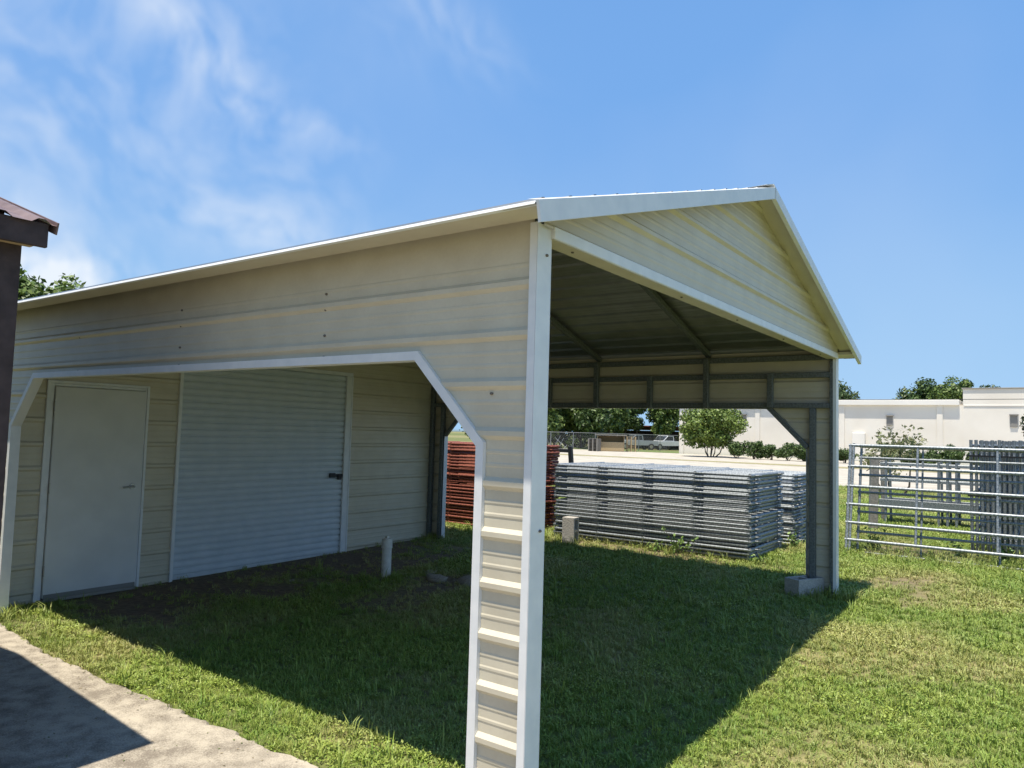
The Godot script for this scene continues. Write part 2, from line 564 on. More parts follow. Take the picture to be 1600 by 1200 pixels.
# ------------------------------------------------------------------ carport
func make_carport() -> void:
	var c := thing("carport", "tan ribbed steel carport with white trim, gable roof, open front bay and closed rear room", "carport")
	var X := Vector3.RIGHT
	var Y := Vector3.UP
	var Z := Vector3.BACK
	var base := -0.10
	# -- cladding of the two long sides (u runs along -z)
	var side_spans := func(y: float) -> Array:
		if y >= HEAD:
			return [[0.03, BACK]]
		var k := clampf((y - KNEE) / (HEAD - KNEE), 0, 1)
		return [[0.03, lerpf(-Z_KNEE, -Z_HEAD, k)], [lerpf(-Z_KNEE2, -Z_HEAD2, k), BACK]]
	for s in [0, 1]:
		var o := Vector3(W * s, 0, 0)
		var out := X if s == 1 else -X
		clad(c, "siding_sheet", M.tan, o, -Z, Y, out, HEAD, 2.655, RIB0, side_spans, [], 2.45)
		for j in 2:
			clad(c, "siding_sheet", M.tan, o, -Z, Y, out, base + 0.06 * s, HEAD, RIB0, func(y: float) -> Array: return [side_spans.call(y)[j]], [KNEE])
	# -- gable
	var gable_spans := func(y: float) -> Array:
		var d := (y - roof_y(0.0) + 0.012) / SLOPE
		return [[maxf(d, 0.0) + 0.004, W - maxf(d, 0.0) - 0.004]]
	clad(c, "gable_sheet", M.tan, Vector3(0, 0, 0), X, Y, Z, 2.585, APEX - 0.02, 2.815, gable_spans, [roof_y(0.0)])
	# -- wall with the doors (faces the open bay)
	var wall_spans := func(y: float) -> Array:
		var r := []
		var u := 0.02
		for o in [[0.385, 1.325, 2.02], [1.69, 4.10, 2.36]]:
			if y < o[2]:
				r.append([u, o[0]])
				u = o[1]
		var d := maxf(0.0, (y - roof_y(0.0) + 0.02) / SLOPE)
		r.append([maxf(u, d), W - 0.02 - d])
		if r.size() == 1:
			r[0][0] = maxf(0.02, d)
		return r
	for seg in [[base + 0.03, 2.02, 3], [2.02, 2.36, 2], [2.36, APEX - 0.03, 1]]:
		for j in seg[2]:
			clad(c, "siding_sheet", M.tan, Vector3(0, 0, -LEN), X, Y, Z, seg[0], seg[1], RIB0, func(y: float) -> Array: return [wall_spans.call(y)[j]], [roof_y(0.0)])
	# -- end wall of the closed room
	var end_spans := func(y: float) -> Array:
		var d := maxf(0.0, (y - roof_y(0.0) + 0.02) / SLOPE)
		return [[d, W - d]]
	clad(c, "siding_sheet", M.tan, Vector3(0, 0, -BACK), X, Y, -Z, base, APEX - 0.03, RIB0, end_spans, [roof_y(0.0)])
	# -- roof: ribs run along the building, four ribs to a sheet
	var run := (W / 2 + OVER) * sqrt(1 + SLOPE * SLOPE)
	for s in [0, 1]:
		var dir := Vector3(1, SLOPE, 0).normalized() if s == 0 else Vector3(-1, SLOPE, 0).normalized()
		var nn := Vector3(-SLOPE, 1, 0).normalized() if s == 0 else Vector3(SLOPE, 1, 0).normalized()
		var o := Vector3(-OVER if s == 0 else W + OVER, EAVE - 0.004, 0.128)
		var roof_spans := func(_w: float) -> Array: return [[0.0, BACK + 0.27]]
		clad(c, "roof_sheet", M.roof, o, -Z, dir, nn, 0.0, run, 0.12, roof_spans, [])
	var mb := Mb.new()
	for s in [-1.0, 1.0]:
		mb.bar(Vector3(W / 2 + s * 0.085, APEX - 0.085 * SLOPE + 0.028, 0.172), Vector3(W / 2 + s * 0.085, APEX - 0.085 * SLOPE + 0.028, -BACK - 0.16), 0.175, 0.004, 0.0, Vector3(s * SLOPE, 1, 0))
	part("ridge_cap", mb.mesh(), M.white, c)
	# -- white fascia on the gable, one length each side, with a drip fold under it
	for s in [0, 1]:
		mb = Mb.new()
		var ex := -OVER - 0.004 if s == 0 else W + OVER + 0.004
		var a := Vector3(ex, EAVE, 0.184)
		var b := Vector3(W / 2, APEX, 0.184)
		var dn := Vector3(0, -0.088, 0)
		var inn := Vector3(0, 0, -0.014)
		var lean := Vector3(0.02 if s == 0 else -0.02, 0, 0)
		var seam := Vector3(0, 0, 0.002 * s)
		mb._face([a + seam, b + seam, b + dn + seam, a + dn + lean + seam], Vector3(0, 0, 1))
		mb._face([a + inn, b + inn, b + dn + inn, a + dn + lean + inn], Vector3(0, 0, -1))
		mb._face([a + seam, b + seam, b + inn, a + inn], Vector3(0, 1, 0))
		mb._face([a + dn + lean + seam, b + dn + seam, b + dn + inn * 2.2, a + dn + lean + inn * 2.2], Vector3(0, -1, 0))
		mb._face([a + seam, a + dn + lean + seam, a + dn + lean + inn, a + inn], Vector3(-1 if s == 0 else 1, 0, 0))
		var nrm := Vector3(-SLOPE, 1, 0).normalized() if s == 0 else Vector3(SLOPE, 1, 0).normalized()
		mb._face([a + seam, b + seam, b + nrm * 0.011 + Vector3(0, 0, -0.055), a + nrm * 0.011 + Vector3(0, 0, -0.055)], Vector3(0, 1, 0))
		part("gable_fascia", mb.mesh(), M.white, c)
		# soffit under the gable overhang
		mb = Mb.new()
		var q := Vector3(0, -0.018, -0.182)
		mb._face([a + inn + Vector3(0, -0.02, 0), b + inn + Vector3(0, -0.02, 0), b + Vector3(0, -0.02, -0.182), a + Vector3(0, -0.02, -0.182)], Vector3(0, -1, 0))
		part("gable_soffit", mb.mesh(), M.soffit, c)
	# -- eaves: bright lip and boxed soffit
	for s in [0, 1]:
		var sx := -1.0 if s == 0 else 1.0
		var x0 := 0.0 if s == 0 else W
		mb = Mb.new()
		var za := 0.168
		var zb := -BACK - 0.15
		var p0 := Vector3(x0 + sx * (OVER - 0.012), EAVE + 0.005, 0)
		var p1 := Vector3(x0 + sx * (OVER + 0.004), EAVE - 0.002, 0)
		var p2 := Vector3(x0 + sx * (OVER + 0.010), EAVE - 0.016, 0)
		var p3 := Vector3(x0 + sx * (OVER - 0.012), EAVE - 0.019, 0)
		for pr in [[p0, p1], [p1, p2], [p2, p3]]:
			var u: Vector3 = pr[0]
			var w: Vector3 = pr[1]
			mb._face([u + Z * za, w + Z * za, w + Z * zb, u + Z * zb], Vector3(sx, 0.3, 0))
		part("eave_trim", mb.mesh(), M.white, c)
		mb = Mb.new()
		mb._face([Vector3(x0 + sx * (OVER - 0.012), EAVE - 0.017, za), Vector3(x0 + sx * 0.062, 2.600, za), Vector3(x0 + sx * 0.062, 2.600, zb), Vector3(x0 + sx * (OVER - 0.012), EAVE - 0.017, zb)], Vector3(0, -1, 0))
		mb._face([Vector3(x0 + sx * 0.062, 2.600, za), Vector3(x0 + sx * 0.062, 2.600, zb), Vector3(x0 + sx * 0.062, 2.632, zb), Vector3(x0 + sx * 0.062, 2.632, za)], Vector3(-sx, 0, 0))
		mb._face([Vector3(x0 + sx * (OVER - 0.012), EAVE - 0.017, za), Vector3(x0 + sx * 0.002, 2.606, za), Vector3(x0 + sx * 0.002, 2.68, za), Vector3(x0 + sx * (OVER - 0.012), EAVE, za)], Vector3(0, 0, 1))
		part("eave_soffit", mb.mesh(), M.soffit, c)
	# -- corner trims (white angles) at the front and the back corners
	for s in [0, 1]:
		var sx := -1.0 if s == 0 else 1.0
		var x0 := 0.0 if s == 0 else W
		mb = Mb.new()
		var yb := -0.12 if s == 0 else -0.03
		mb.bx(x0 + sx * 0.021, x0 + sx * 0.024, yb, 2.60, 0.002, -0.038)
		mb.bx(x0 + sx * 0.024, x0 - sx * 0.088, yb, 2.598, 0.0, 0.004, 0.001)
		mb.bx(x0 - sx * 0.088, x0 - sx * 0.091, yb, 2.598, 0.004, -0.03)
		part("corner_trim", mb.mesh(), M.white, c)
	# -- header across the gable: white angle outside, tan underside, tube within
	mb = Mb.new()
	mb.bx(0.088, W - 0.088, 2.545, 2.602, 0.0, 0.022, 0.003)
	part("gable_header_trim", mb.mesh(), M.white, c)
	mb = Mb.new()
	mb.bx(0.088, W - 0.088, 2.541, 2.544, -0.085, 0.018)
	part("gable_header_soffit", mb.mesh(), M.soffit, c)
	# -- white trim round the side openings
	for s in [0, 1]:
		var sx := -1.0 if s == 0 else 1.0
		var x0 := 0.0 if s == 0 else W
		var yb := -0.12 if s == 0 else -0.03
		var pts := [Vector3(0, yb, Z_KNEE), Vector3(0, KNEE, Z_KNEE), Vector3(0, HEAD, Z_HEAD), Vector3(0, HEAD, Z_HEAD2), Vector3(0, KNEE, Z_KNEE2), Vector3(0, yb, Z_KNEE2)]
		for i in 5:
			mb = Mb.new()
			var a: Vector3 = pts[i]
			var b: Vector3 = pts[i + 1]
			# the trim's outer edge is the same line moved 45 mm away from the opening, mitred at the corners
			var ea := a + _miter(pts, i) * 0.045
			var eb := b + _miter(pts, i + 1) * 0.045
			var o0 := Vector3(x0 + sx * 0.024, 0, 0)
			var o1 := Vector3(x0 - sx * 0.056, 0, 0)
			var o2 := Vector3(x0 + sx * 0.001, 0, 0)
			mb._face([a + o0, b + o0, eb + o0, ea + o0], Vector3(sx, 0, 0))
			var mid := (a + b) / 2
			var inward := Vector3(0, 0.9, -2.9) - Vector3(0, mid.y, mid.z)
			mb._face([a + o0, b + o0, b + o1, a + o1], inward)
			mb._face([ea + o0, eb + o0, eb + o2, ea + o2], -inward)
			part("opening_trim", mb.mesh(), M.white, c)
	# -- steel frame of square tubes
	var T := 0.062
	for s in [0, 1]:
		var x := 0.045 if s == 0 else W - 0.045
		var yb := -0.12 if s == 0 else -0.05
		for z in [-0.036, -LEN + 0.05, -BACK + 0.05]:
			mb = Mb.new()
			mb.bx(x - T / 2, x + T / 2, yb, 2.53, z - T / 2, z + T / 2, 0.004)
			part("post", mb.mesh(), M.galv, c)
		for z in [-0.246, -5.62]:
			mb = Mb.new()
			var jx := x if s == 1 else 0.028
			var jt := T if s == 1 else 0.050
			mb.bx(jx - jt / 2, jx + jt / 2, yb, HEAD + 0.008, z - jt / 2, z + jt / 2, 0.004)
			part("jamb_post", mb.mesh(), M.galv, c)
		for br in [[-0.30, -0.73], [-5.56, -5.15]]:
			mb = Mb.new()
			var push := 0.0 if s == 1 else (0.062 if br[0] > -2.0 else -0.062)
			var bx0 := x if s == 1 else 0.030
			mb.bar(Vector3(bx0, KNEE - 0.01, br[0] + push), Vector3(bx0, HEAD + 0.02, br[1] + push), 0.05, 0.05, 0.004)
			part("knee_brace", mb.mesh(), M.galv, c)
		for rl in [[2.0, 2.0 + 0.060, -0.068], [2.335, 2.395, -0.068], [2.53, 2.592, 0.0]]:
			mb = Mb.new()
			mb.bx(x - T / 2 + 0.002, x + T / 2 - 0.002, rl[0] + 0.010, rl[1] + 0.008, rl[2], -LEN + 0.02, 0.004)
			part("rail", mb.mesh(), M.galv, c)
		var k := 0
		for z in [-0.69, -1.44, -2.17, -2.93, -3.66, -4.41, -5.15]:
			mb = Mb.new()
			var tall := k % 2 == 1
			var xx := x + (0.062 if s == 0 else -0.062)
			mb.bx(xx - T / 2 + 0.001, xx + T / 2, 2.012 - 0.003 * k / 7.0, 2.595 if tall else 2.40, z - T / 2, z + T / 2, 0.004)
			part("stud", mb.mesh(), M.galv, c)
			k += 1
	for z in [-0.036, -1.44, -2.93, -4.41, -LEN + 0.05]:
		for s in [0, 1]:
			mb = Mb.new()
			var xa := 0.03 if s == 0 else W - 0.03
			mb.bar(Vector3(xa, roof_y(xa) - 0.055, z), Vector3(W / 2 + (0.02 if s == 0 else -0.02), APEX - 0.055, z), T - 0.001 * s, T - 0.004 * s, 0.004)
			part("rafter", mb.mesh(), M.galv, c)
	mb = Mb.new()
	mb.bx(0.077, W - 0.077, 2.546, 2.60, -0.08, -0.02, 0.004)
	part("gable_header_tube", mb.mesh(), M.galv, c)
	# -- screws
	var sm := SphereMesh.new()
	sm.radius = 0.009
	sm.height = 0.014
	sm.radial_segments = 8
	sm.rings = 4
	for q in [[2.31, -1.44], [2.165, -1.44], [2.045, -1.44], [2.31, -2.93], [2.165, -2.93], [2.045, -2.93], [2.31, -4.41], [2.045, -4.41], [2.42, -2.93], [1.83, -0.246], [2.40, -1.44]]:
		part("screw", sm, M.screw, c, Transform3D(Basis(), Vector3(-0.004, q[0], q[1])))
	for q in [1.22, 2.46]:
		part("screw", sm, M.screw, c, Transform3D(Basis(), Vector3(0.05, q, 0.006)))
	for q in [0.33, 1.66, 2.7, 3.9, 5.2]:
		part("screw", sm, M.screw, c, Transform3D(Basis(), Vector3(q, 2.5405, -0.03)))
	make_walk_door(c)
	make_roll_door(c)


func _miter(p: Array, i: int) -> Vector3:
	var d0: Vector3 = (p[i] - p[i - 1]).normalized() if i > 0 else (p[1] - p[0]).normalized()
	var d1: Vector3 = (p[i + 1] - p[i]).normalized() if i < p.size() - 1 else d0
	var n0 := Vector3(0, -d0.z, d0.y)
	var n1 := Vector3(0, -d1.z, d1.y)
	if n0.z < 0 and i == 0:
		n0 = -n0
	var m := (n0 + n1).normalized()
	m /= maxf(0.3, m.dot(n0))
	# away from the middle of the opening
	var mid := Vector3(0, 0.9, -2.9)
	if m.dot(p[i] - mid) < 0:
		m = -m
	return m


func make_walk_door(c: Node3D) -> void:
	var z := -LEN
	var mb := Mb.new()
	mb.bx(0.432, 1.305, -0.035, 1.972, z + 0.004, z + 0.040, 0.004)
	var d := part("walk_door", mb.mesh(), M.door, c)
	d.set_meta("label", "plain white walk door")
	mb = Mb.new()
	for q in [[0.36, 0.385], [1.325, 1.352]]:
		mb.bx(q[0], q[1], -0.06, 2.030, z - 0.03, z + 0.030, 0.003)
	mb.bx(0.385, 1.325, 2.004, 2.031, z - 0.03, z + 0.029, 0.003)
	for q in [[0.3852, 0.428], [1.309, 1.3248]]:
		mb.bx(q[0], q[1], -0.06, 2.003, z - 0.03, z + 0.018, 0.003)
	mb.bx(0.428, 1.309, 1.976, 2.003, z - 0.03, z + 0.018, 0.003)
	part("door_frame", mb.mesh(), M.white, c)
	mb = Mb.new()
	mb.bx(0.40, 1.31, -0.075, -0.045, z - 0.02, z + 0.05, 0.004)
	part("threshold", mb.mesh(), M.steel, c)
	mb = Mb.new()
	mb.tube(Vector3(1.215, 0.985, z + 0.040), Vector3(1.215, 0.985, z + 0.048), 0.032, 0.030, 14)
	mb.tube(Vector3(1.215, 0.985, z + 0.046), Vector3(1.215, 0.985, z + 0.085), 0.011, 0.011, 10)
	mb.path([Vector3(1.222, 0.985, z + 0.085), Vector3(1.17, 0.985, z + 0.088), Vector3(1.105, 0.978, z + 0.084)], 0.010, 0.008, 8)
	part("handle", mb.mesh(), M.steel, d)
	for y in [0.22, 1.0, 1.78]:
		mb = Mb.new()
		mb.tube(Vector3(0.430, y - 0.05, z + 0.043), Vector3(0.430, y + 0.05, z + 0.043), 0.007, 0.007, 8)
		part("hinge", mb.mesh(), M.steel, c)
	mb = Mb.new()
	mb.bx(0.44, 1.30, -0.050, 0.0, z + 0.040, z + 0.046, 0.001)
	part("sweep", mb.mesh(), M.grey_paint, d)


func make_roll_door(c: Node3D) -> void:
	var z := -LEN
	var n := 31
	var pitch := 0.0765
	# one slat: a shallow curved lip
	var prof := [[0.0, -0.004], [0.004, 0.010], [0.016, 0.0165], [0.032, 0.018], [0.050, 0.0165], [0.062, 0.010], [0.066, -0.004], [pitch, -0.004]]
	var mb := Mb.new()
	for i in prof.size() - 1:
		mb._face([Vector3(1.715, prof[i][0], prof[i][1]), Vector3(4.072, prof[i][0], prof[i][1]), Vector3(4.072, prof[i + 1][0], prof[i + 1][1]), Vector3(1.715, prof[i + 1][0], prof[i + 1][1])], Vector3(0, 0, 1))
	var me := mb.mesh()
	var door := Node3D.new()
	door.name = "roll_up_door"
	c.add_child(door, true)
	door.set_meta("label", "pale blue grey roll up door of narrow slats")
	for k in n:
		part("slat", me, M.slat, door, Transform3D(Basis(), Vector3(0, -0.01 + k * pitch, z - 0.02 + 0.0004 * (k % 3))))
	mb = Mb.new()
	mb.bx(1.715, 4.072, -0.055, -0.008, z - 0.03, z - 0.004, 0.003)
	part("bottom_bar", mb.mesh(), M.slat, door)
	for q in [[1.680, 1.722], [4.062, 4.168]]:
		mb = Mb.new()
		mb.bx(q[0], q[1], -0.07, 2.352, z - 0.004, z + 0.026, 0.003)
		mb.bx(q[1] - 0.02 if q[0] > 3 else q[0], q[1] if q[0] > 3 else q[0] + 0.018, -0.07, 2.350, z + 0.0262, z + 0.034, 0.002)
		part("jamb_trim", mb.mesh(), M.white, c)
	mb = Mb.new()
	mb.bx(1.680, 4.168, 2.3525, 2.40, z + 0.0005, z + 0.027, 0.003)
	part("head_trim", mb.mesh(), M.white, c)
	mb = Mb.new()
	mb.bx(3.84, 4.06, 0.992, 1.030, z - 0.006, z + 0.016, 0.004)
	mb.bx(3.83, 3.93, 0.985, 1.045, z + 0.010, z + 0.024, 0.004)
	mb.bx(3.965, 4.03, 0.955, 1.000, z + 0.010, z + 0.036, 0.006)
	mb.tube(Vector3(3.98, 0.998, z + 0.022), Vector3(3.98, 1.03, z + 0.022), 0.005)
	part("latch", mb.mesh(), M.dark, door)


# ------------------------------------------------------------------ brown shed beside the drive
func make_shed() -> void:
	var s := thing("brown_shed", "dark brown shed with ribbed brown metal roof beside the drive", "shed")
	var xr := -1.25
	var xl := -4.6
	var zf := -2.21
	var zb := -6.4
	var sl := 0.34
	var ze := -2.09
	var ye := 2.60
	var zr := (zf + zb) / 2
	# walls of upright boards
	var mb := Mb.new()
	var nb := 15
	for i in nb:
		mb = Mb.new()
		var a := lerpf(xl, xr, float(i) / nb)
		var b := lerpf(xl, xr, float(i + 1) / nb)
		mb.bx(a + 0.003, b - 0.003 if i < nb - 1 else b, -0.07, 2.56, zf - 0.022, zf, 0.003)
		part("wall_board", mb.mesh(), M.brown, s)
	nb = 19
	for i in nb:
		mb = Mb.new()
		var a := lerpf(zf - 0.023, zb, float(i) / nb)
		var b := lerpf(zf - 0.023, zb, float(i + 1) / nb)
		var top := ye - 0.035 + sl * (absf(ze - (a + b) / 2) if (a + b) / 2 > zr else absf((a + b) / 2 - zb + 0.12))
		mb.bx(xr - 0.022, xr, -0.07, top, a - 0.003, b + 0.003, 0.003)
		part("wall_board", mb.mesh(), M.brown, s)
	mb = Mb.new()
	mb.bx(xl, xr - 0.03, -0.07, 2.5, zb, zb + 0.02)
	part("wall_panel", mb.mesh(), M.brown, s)
	mb = Mb.new()
	mb._face([Vector3(xl, -0.07, zb), Vector3(xl, 2.55, zb), Vector3(xl, 2.54 + sl * (ze - zr), zr), Vector3(xl, -0.07, zr)], Vector3(-1, 0, 0))
	mb._face([Vector3(xl, -0.07, zr), Vector3(xl, 2.54 + sl * (ze - zr), zr), Vector3(xl, 2.57, zf), Vector3(xl, -0.07, zf)], Vector3(-1, 0, 0))
	part("wall_panel", mb.mesh(), M.brown, s)
	# eave: soffit board, fascia board
	mb = Mb.new()
	mb.bx(xl - 0.08, xr + 0.035, 2.495, 2.525, zf + 0.001, ze - 0.05, 0.003)
	part("soffit_board", mb.mesh(), M.lumber, s)
	mb = Mb.new()
	mb.bx(xl - 0.08, xr + 0.075, 2.490, 2.608, ze - 0.048, ze - 0.022, 0.003)
	part("fascia_board", mb.mesh(), M.brown, s)
	# roof sheets with ribs running down the slope
	for side in [0, 1]:
		var dz := -1.0 if side == 0 else 1.0
		var z0 := ze if side == 0 else zb - 0.12
		var run := absf(zr - z0)
		var x := xl - 0.1
		while x < xr + 0.1:
			mb = Mb.new()
			var x1 := minf(x + 0.86, xr + 0.105)
			var prof := []
			var u := x
			while u < x1 - 1e-4:
				for q in [[0.0, 0.0], [0.03, 0.022], [0.06, 0.022], [0.09, 0.0]]:
					if u + q[0] < x1:
						prof.append([u + q[0], q[1]])
				u += 0.23
			prof.append([x1, 0.0])
			for i in prof.size() - 1:
				var p := Vector3(prof[i][0], ye + prof[i][1], z0)
				var q2 := Vector3(prof[i + 1][0], ye + prof[i + 1][1], z0)
				var up := Vector3(0, run * sl, dz * run)
				mb._face([p, q2, q2 + up, p + up], Vector3(0, 1, 0))
			part("roof_sheet", mb.mesh(), M.brown_roof, s)
			x = x1
			if x1 >= xr + 0.1:
				break
		mb = Mb.new()
		var a := Vector3(xr + 0.106, ye - 0.012, z0 + 0.003 * dz)
		var b := a + Vector3(0, run * sl, dz * run)
		mb.bar(a, b, 0.008, 0.06, 0.001)
		part("rake_trim", mb.mesh(), M.brown_roof, s)


# ------------------------------------------------------------------ livestock panels
# local: x along the length from 0, y up from 0, thickness about z = 0
var tube_cache := {}


func tube_mesh(length: float, r: float) -> Mesh:
	var key := "%.3f_%.4f" % [length, r]
	if not tube_cache.has(key):
		var mb := Mb.new()
		mb.tube(Vector3.ZERO, Vector3(length, 0, 0), r, r, 10)
		tube_cache[key] = mb.mesh()
	return tube_cache[key]


func build_panel(root: Node3D, m: Material, length: float, rails: Array, ups: Array, y0: float, y1: float, r: float, hooks := true, r_end := -1.0, r_mid := -1.0) -> void:
	for y in rails:
		part("rail", tube_mesh(length, r), m, root, Transform3D(Basis(), Vector3(0, y, 0)))
	var k := 0
	for x in ups:
		var is_end := k == 0 or k == ups.size() - 1
		var rr := r * 0.98 if is_end else r * 0.72
		if is_end and r_end > 0:
			rr = r_end
		elif r_mid > 0:
			rr = r_mid
		part("upright", tube_mesh(y1 - y0, rr), m, root, Transform3D(Basis(Vector3(0, 1, 0), Vector3(-1, 0, 0), Vector3(0, 0, 1)), Vector3(x, y0, 0)))
		k += 1
	if hooks:
		var key := "hook_%.4f" % r
		if not tube_cache.has(key):
			var mb := Mb.new()
			mb.path([Vector3(0, 0.07, 0), Vector3(0.045, 0.06, 0), Vector3(0.055, 0.0, 0), Vector3(0.045, -0.05, 0), Vector3(0, -0.06, 0)], 0.010, 0.010, 6)
			tube_cache[key] = mb.mesh()
		for x in [0.0, length]:
			for y in [y0 + 0.22, y1 - 0.24]:
				part("hook", tube_cache[key], M.tube_dull if m == M.tube else m, root, Transform3D(Basis(Vector3(1 if x > 0 else -1, 0, 0), Vector3(0, 1, 0), Vector3(0, 0, 1)), Vector3(x, y, 0)))


func lying(x: float, y: float, z: float, turn: float, flip: bool) -> Transform3D:
	# local x -> -z, local y -> +x, local z -> up
	var b := Basis(Vector3(0, 0, -1), Vector3(1, 0, 0), Vector3(0, -1, 0))
	if flip:
		b = Basis(Vector3(0, 0, -1), Vector3(1, 0, 0), Vector3(0, -1, 0))
	return Transform3D(Basis(Vector3.UP, turn) * b, Vector3(x, y, z))


func stack(proto: Node3D, x: float, z: float, count: int, pitch: float, label: String, top_label: String, first: bool, gap_at := -1, gap := 0.0, wob := 0.02) -> void:
	var y := ground_y(x + 0.7, z - 1.5) + 0.030
	for k in count:
		if k == gap_at:
			y += gap
		var tr := lying(x + rng.randfn(0, wob * 0.6), y, z + rng.randfn(0, wob * 1.3), rng.randfn(0, 0.003), k % 2 == 1)
		var lb := top_label if k == count - 1 else (label % ordinal(count - k) + " from the top" if k > 0 else label % "bottom")
		if first and k == 0:
			proto.transform = tr
			proto.set_meta("label", lb)
		else:
			copy_of(proto, tr, lb)
		y += pitch


func ordinal(n: int) -> String:
	var ones := ["", "first", "second", "third", "fourth", "fifth", "sixth", "seventh", "eighth", "ninth", "tenth", "eleventh", "twelfth", "thirteenth", "fourteenth", "fifteenth", "sixteenth", "seventeenth", "eighteenth", "nineteenth"]
	if n < 20:
		return ones[n]
	return "twentieth" if n == 20 else "twenty " + ones[n - 20]


func make_panels() -> void:
	var rails := [0.020, 0.27, 0.53, 0.79, 1.08, 1.460]
	var ups := [0.021, 0.78, 1.55, 2.30, 3.029]
	var p := thing("livestock_panel", "", "livestock panel", Transform3D(), "galvanized panels stacked flat beside the carport")
	build_panel(p, M.tube, 3.05, rails, ups, 0.006, 1.474, 0.0185, true, 0.0262, 0.0262)
	stack(p, 7.10, -1.36, 21, 0.0530, "%s galvanized panel in the stack beside the carport", "topmost galvanized pipe panel on the stack beside the carport", true, 11, 0.022, 0.012)
	p = thing("livestock_panel", "", "livestock panel", Transform3D(), "galvanized panels in the second stack")
	build_panel(p, M.tube, 3.05, rails, ups, 0.006, 1.474, 0.0185, true, 0.0262, 0.0262)
	stack(p, 8.97, -1.30, 20, 0.0530, "%s galvanized panel in the stack behind the first stack", "topmost galvanized pipe panel on the stack behind the first stack", true, 10, 0.018, 0.012)
	p = thing("livestock_panel", "", "livestock panel", Transform3D(), "rust red panels stacked flat")
	build_panel(p, M.red, 3.0, [0.021, 0.22, 0.42, 0.62, 0.85, 1.10], ups.map(func(u: float) -> float: return u * 3.0 / 3.05), 0.006, 1.114, 0.0185, true, 0.0262, 0.0262)
	stack(p, 7.05, -5.02, 26, 0.0530, "%s rust red panel in the red stack", "topmost rust red pipe panel on the red stack", true, 13, 0.02, 0.012)
	# two panels standing on edge, leaning back
	var lean := Basis(Vector3(0, 0, 1), -0.22)
	var face := Basis(Vector3(0, 0, 1), Vector3(0, 1, 0), Vector3(-1, 0, 0))      # local x -> +z, local z -> -x
	p = thing("livestock_panel", "galvanized six rail panel standing on short legs, leaning in front of another", "livestock panel", Transform3D(lean * face, Vector3(9.02, 0.03, -0.60)))
	build_panel(p, M.tube, 3.6, [0.20, 0.45, 0.72, 0.99, 1.29, 1.61], [0.025, 0.92, 1.88, 2.75, 3.575], 0.19, 1.63, 0.023, false, 0.022)
	for x in [0.022, 3.578]:
		part("leg", tube_mesh(0.36, 0.020), M.tube, p, Transform3D(Basis(Vector3(0, 1, 0), Vector3(-1, 0, 0), Vector3(0, 0, 1)), Vector3(x, -0.02, 0)))
		part("leg", tube_mesh(1.66, 0.018), M.tube, p, Transform3D(Basis(Vector3(0, 1, 0), Vector3(-1, 0, 0), Vector3(0, 0, 1)), Vector3(x + (0.046 if x < 1 else -0.046), -0.02, 0)))
	p = thing("livestock_panel", "galvanized panel with its bottom rail in the grass, behind another leaning panel", "livestock panel", Transform3D(lean * face, Vector3(9.08, 0.025, -0.46)))
	build_panel(p, M.tube_dull, 3.6, [0.03, 0.33, 0.62, 0.91, 1.17, 1.43, 1.60], [0.025, 0.84, 1.76, 2.66, 3.575], 0.0, 1.61, 0.019, false)
	# bundle of panels standing upright, end on
	p = thing("livestock_panel", "dull galvanized panel standing upright in the strapped bundle", "livestock panel", Transform3D(), "panels standing in the strapped bundle")
	build_panel(p, M.tube_dull, 3.05, [0.03, 0.32, 0.60, 0.90, 1.25, 1.62], [0.022, 1.0, 2.0, 3.028], 0.0, 1.70, 0.022)
	for k in 11:
		var lb := "%s upright panel in the strapped bundle, counted from the leaning panels' side" % ordinal(k + 1)
		var tr := Transform3D(Basis(Vector3.UP, rng.randfn(0, 0.004)) * Basis(Vector3(1, 0, 0), rng.randfn(0, 0.004)), Vector3(10.0 + rng.randfn(0, 0.035), 0.02 + rng.randf() * 0.02, 0.93 + 0.066 * k))
		if k == 0:
			p.transform = tr
			p.set_meta("label", lb)
		else:
			copy_of(p, tr, lb)
	for q in [[1.50, "upper black strap round the bundle of upright panels"], [0.93, "lower black strap round the bundle of upright panels"]]:
		var mb := Mb.new()
		var y: float = q[0]
		mb.bx(9.86, 13.20, y - 0.012, y + 0.012, 0.890, 0.894)
		mb.bx(9.86, 13.20, y - 0.012, y + 0.012, 1.626, 1.630)
		mb.bx(9.856, 9.86, y - 0.012, y + 0.012, 0.890, 1.630)
		mb.bx(13.20, 13.204, y - 0.012, y + 0.012, 0.890, 1.630)
		var st := thing("strap", q[1], "strap")
		part("band", mb.mesh(), M.dark, st)


# ------------------------------------------------------------------ small things
func hollow_block_mesh() -> Mesh:
	# 0.39 x 0.19 x 0.19 m with two cores running along local y
	var mb := Mb.new()
	mb.bx(-0.195, 0.195, 0, 0.19, 0.062, 0.095, 0.003)
	mb.bx(-0.195, 0.195, 0, 0.19, -0.095, -0.062, 0.003)
	for q in [[-0.195, -0.158], [-0.018, 0.018], [0.158, 0.195]]:
		mb.bx(q[0] + 0.0008, q[1] - 0.0008, 0.0008, 0.1892, -0.0625, 0.0625, 0.003)
	return mb.mesh()


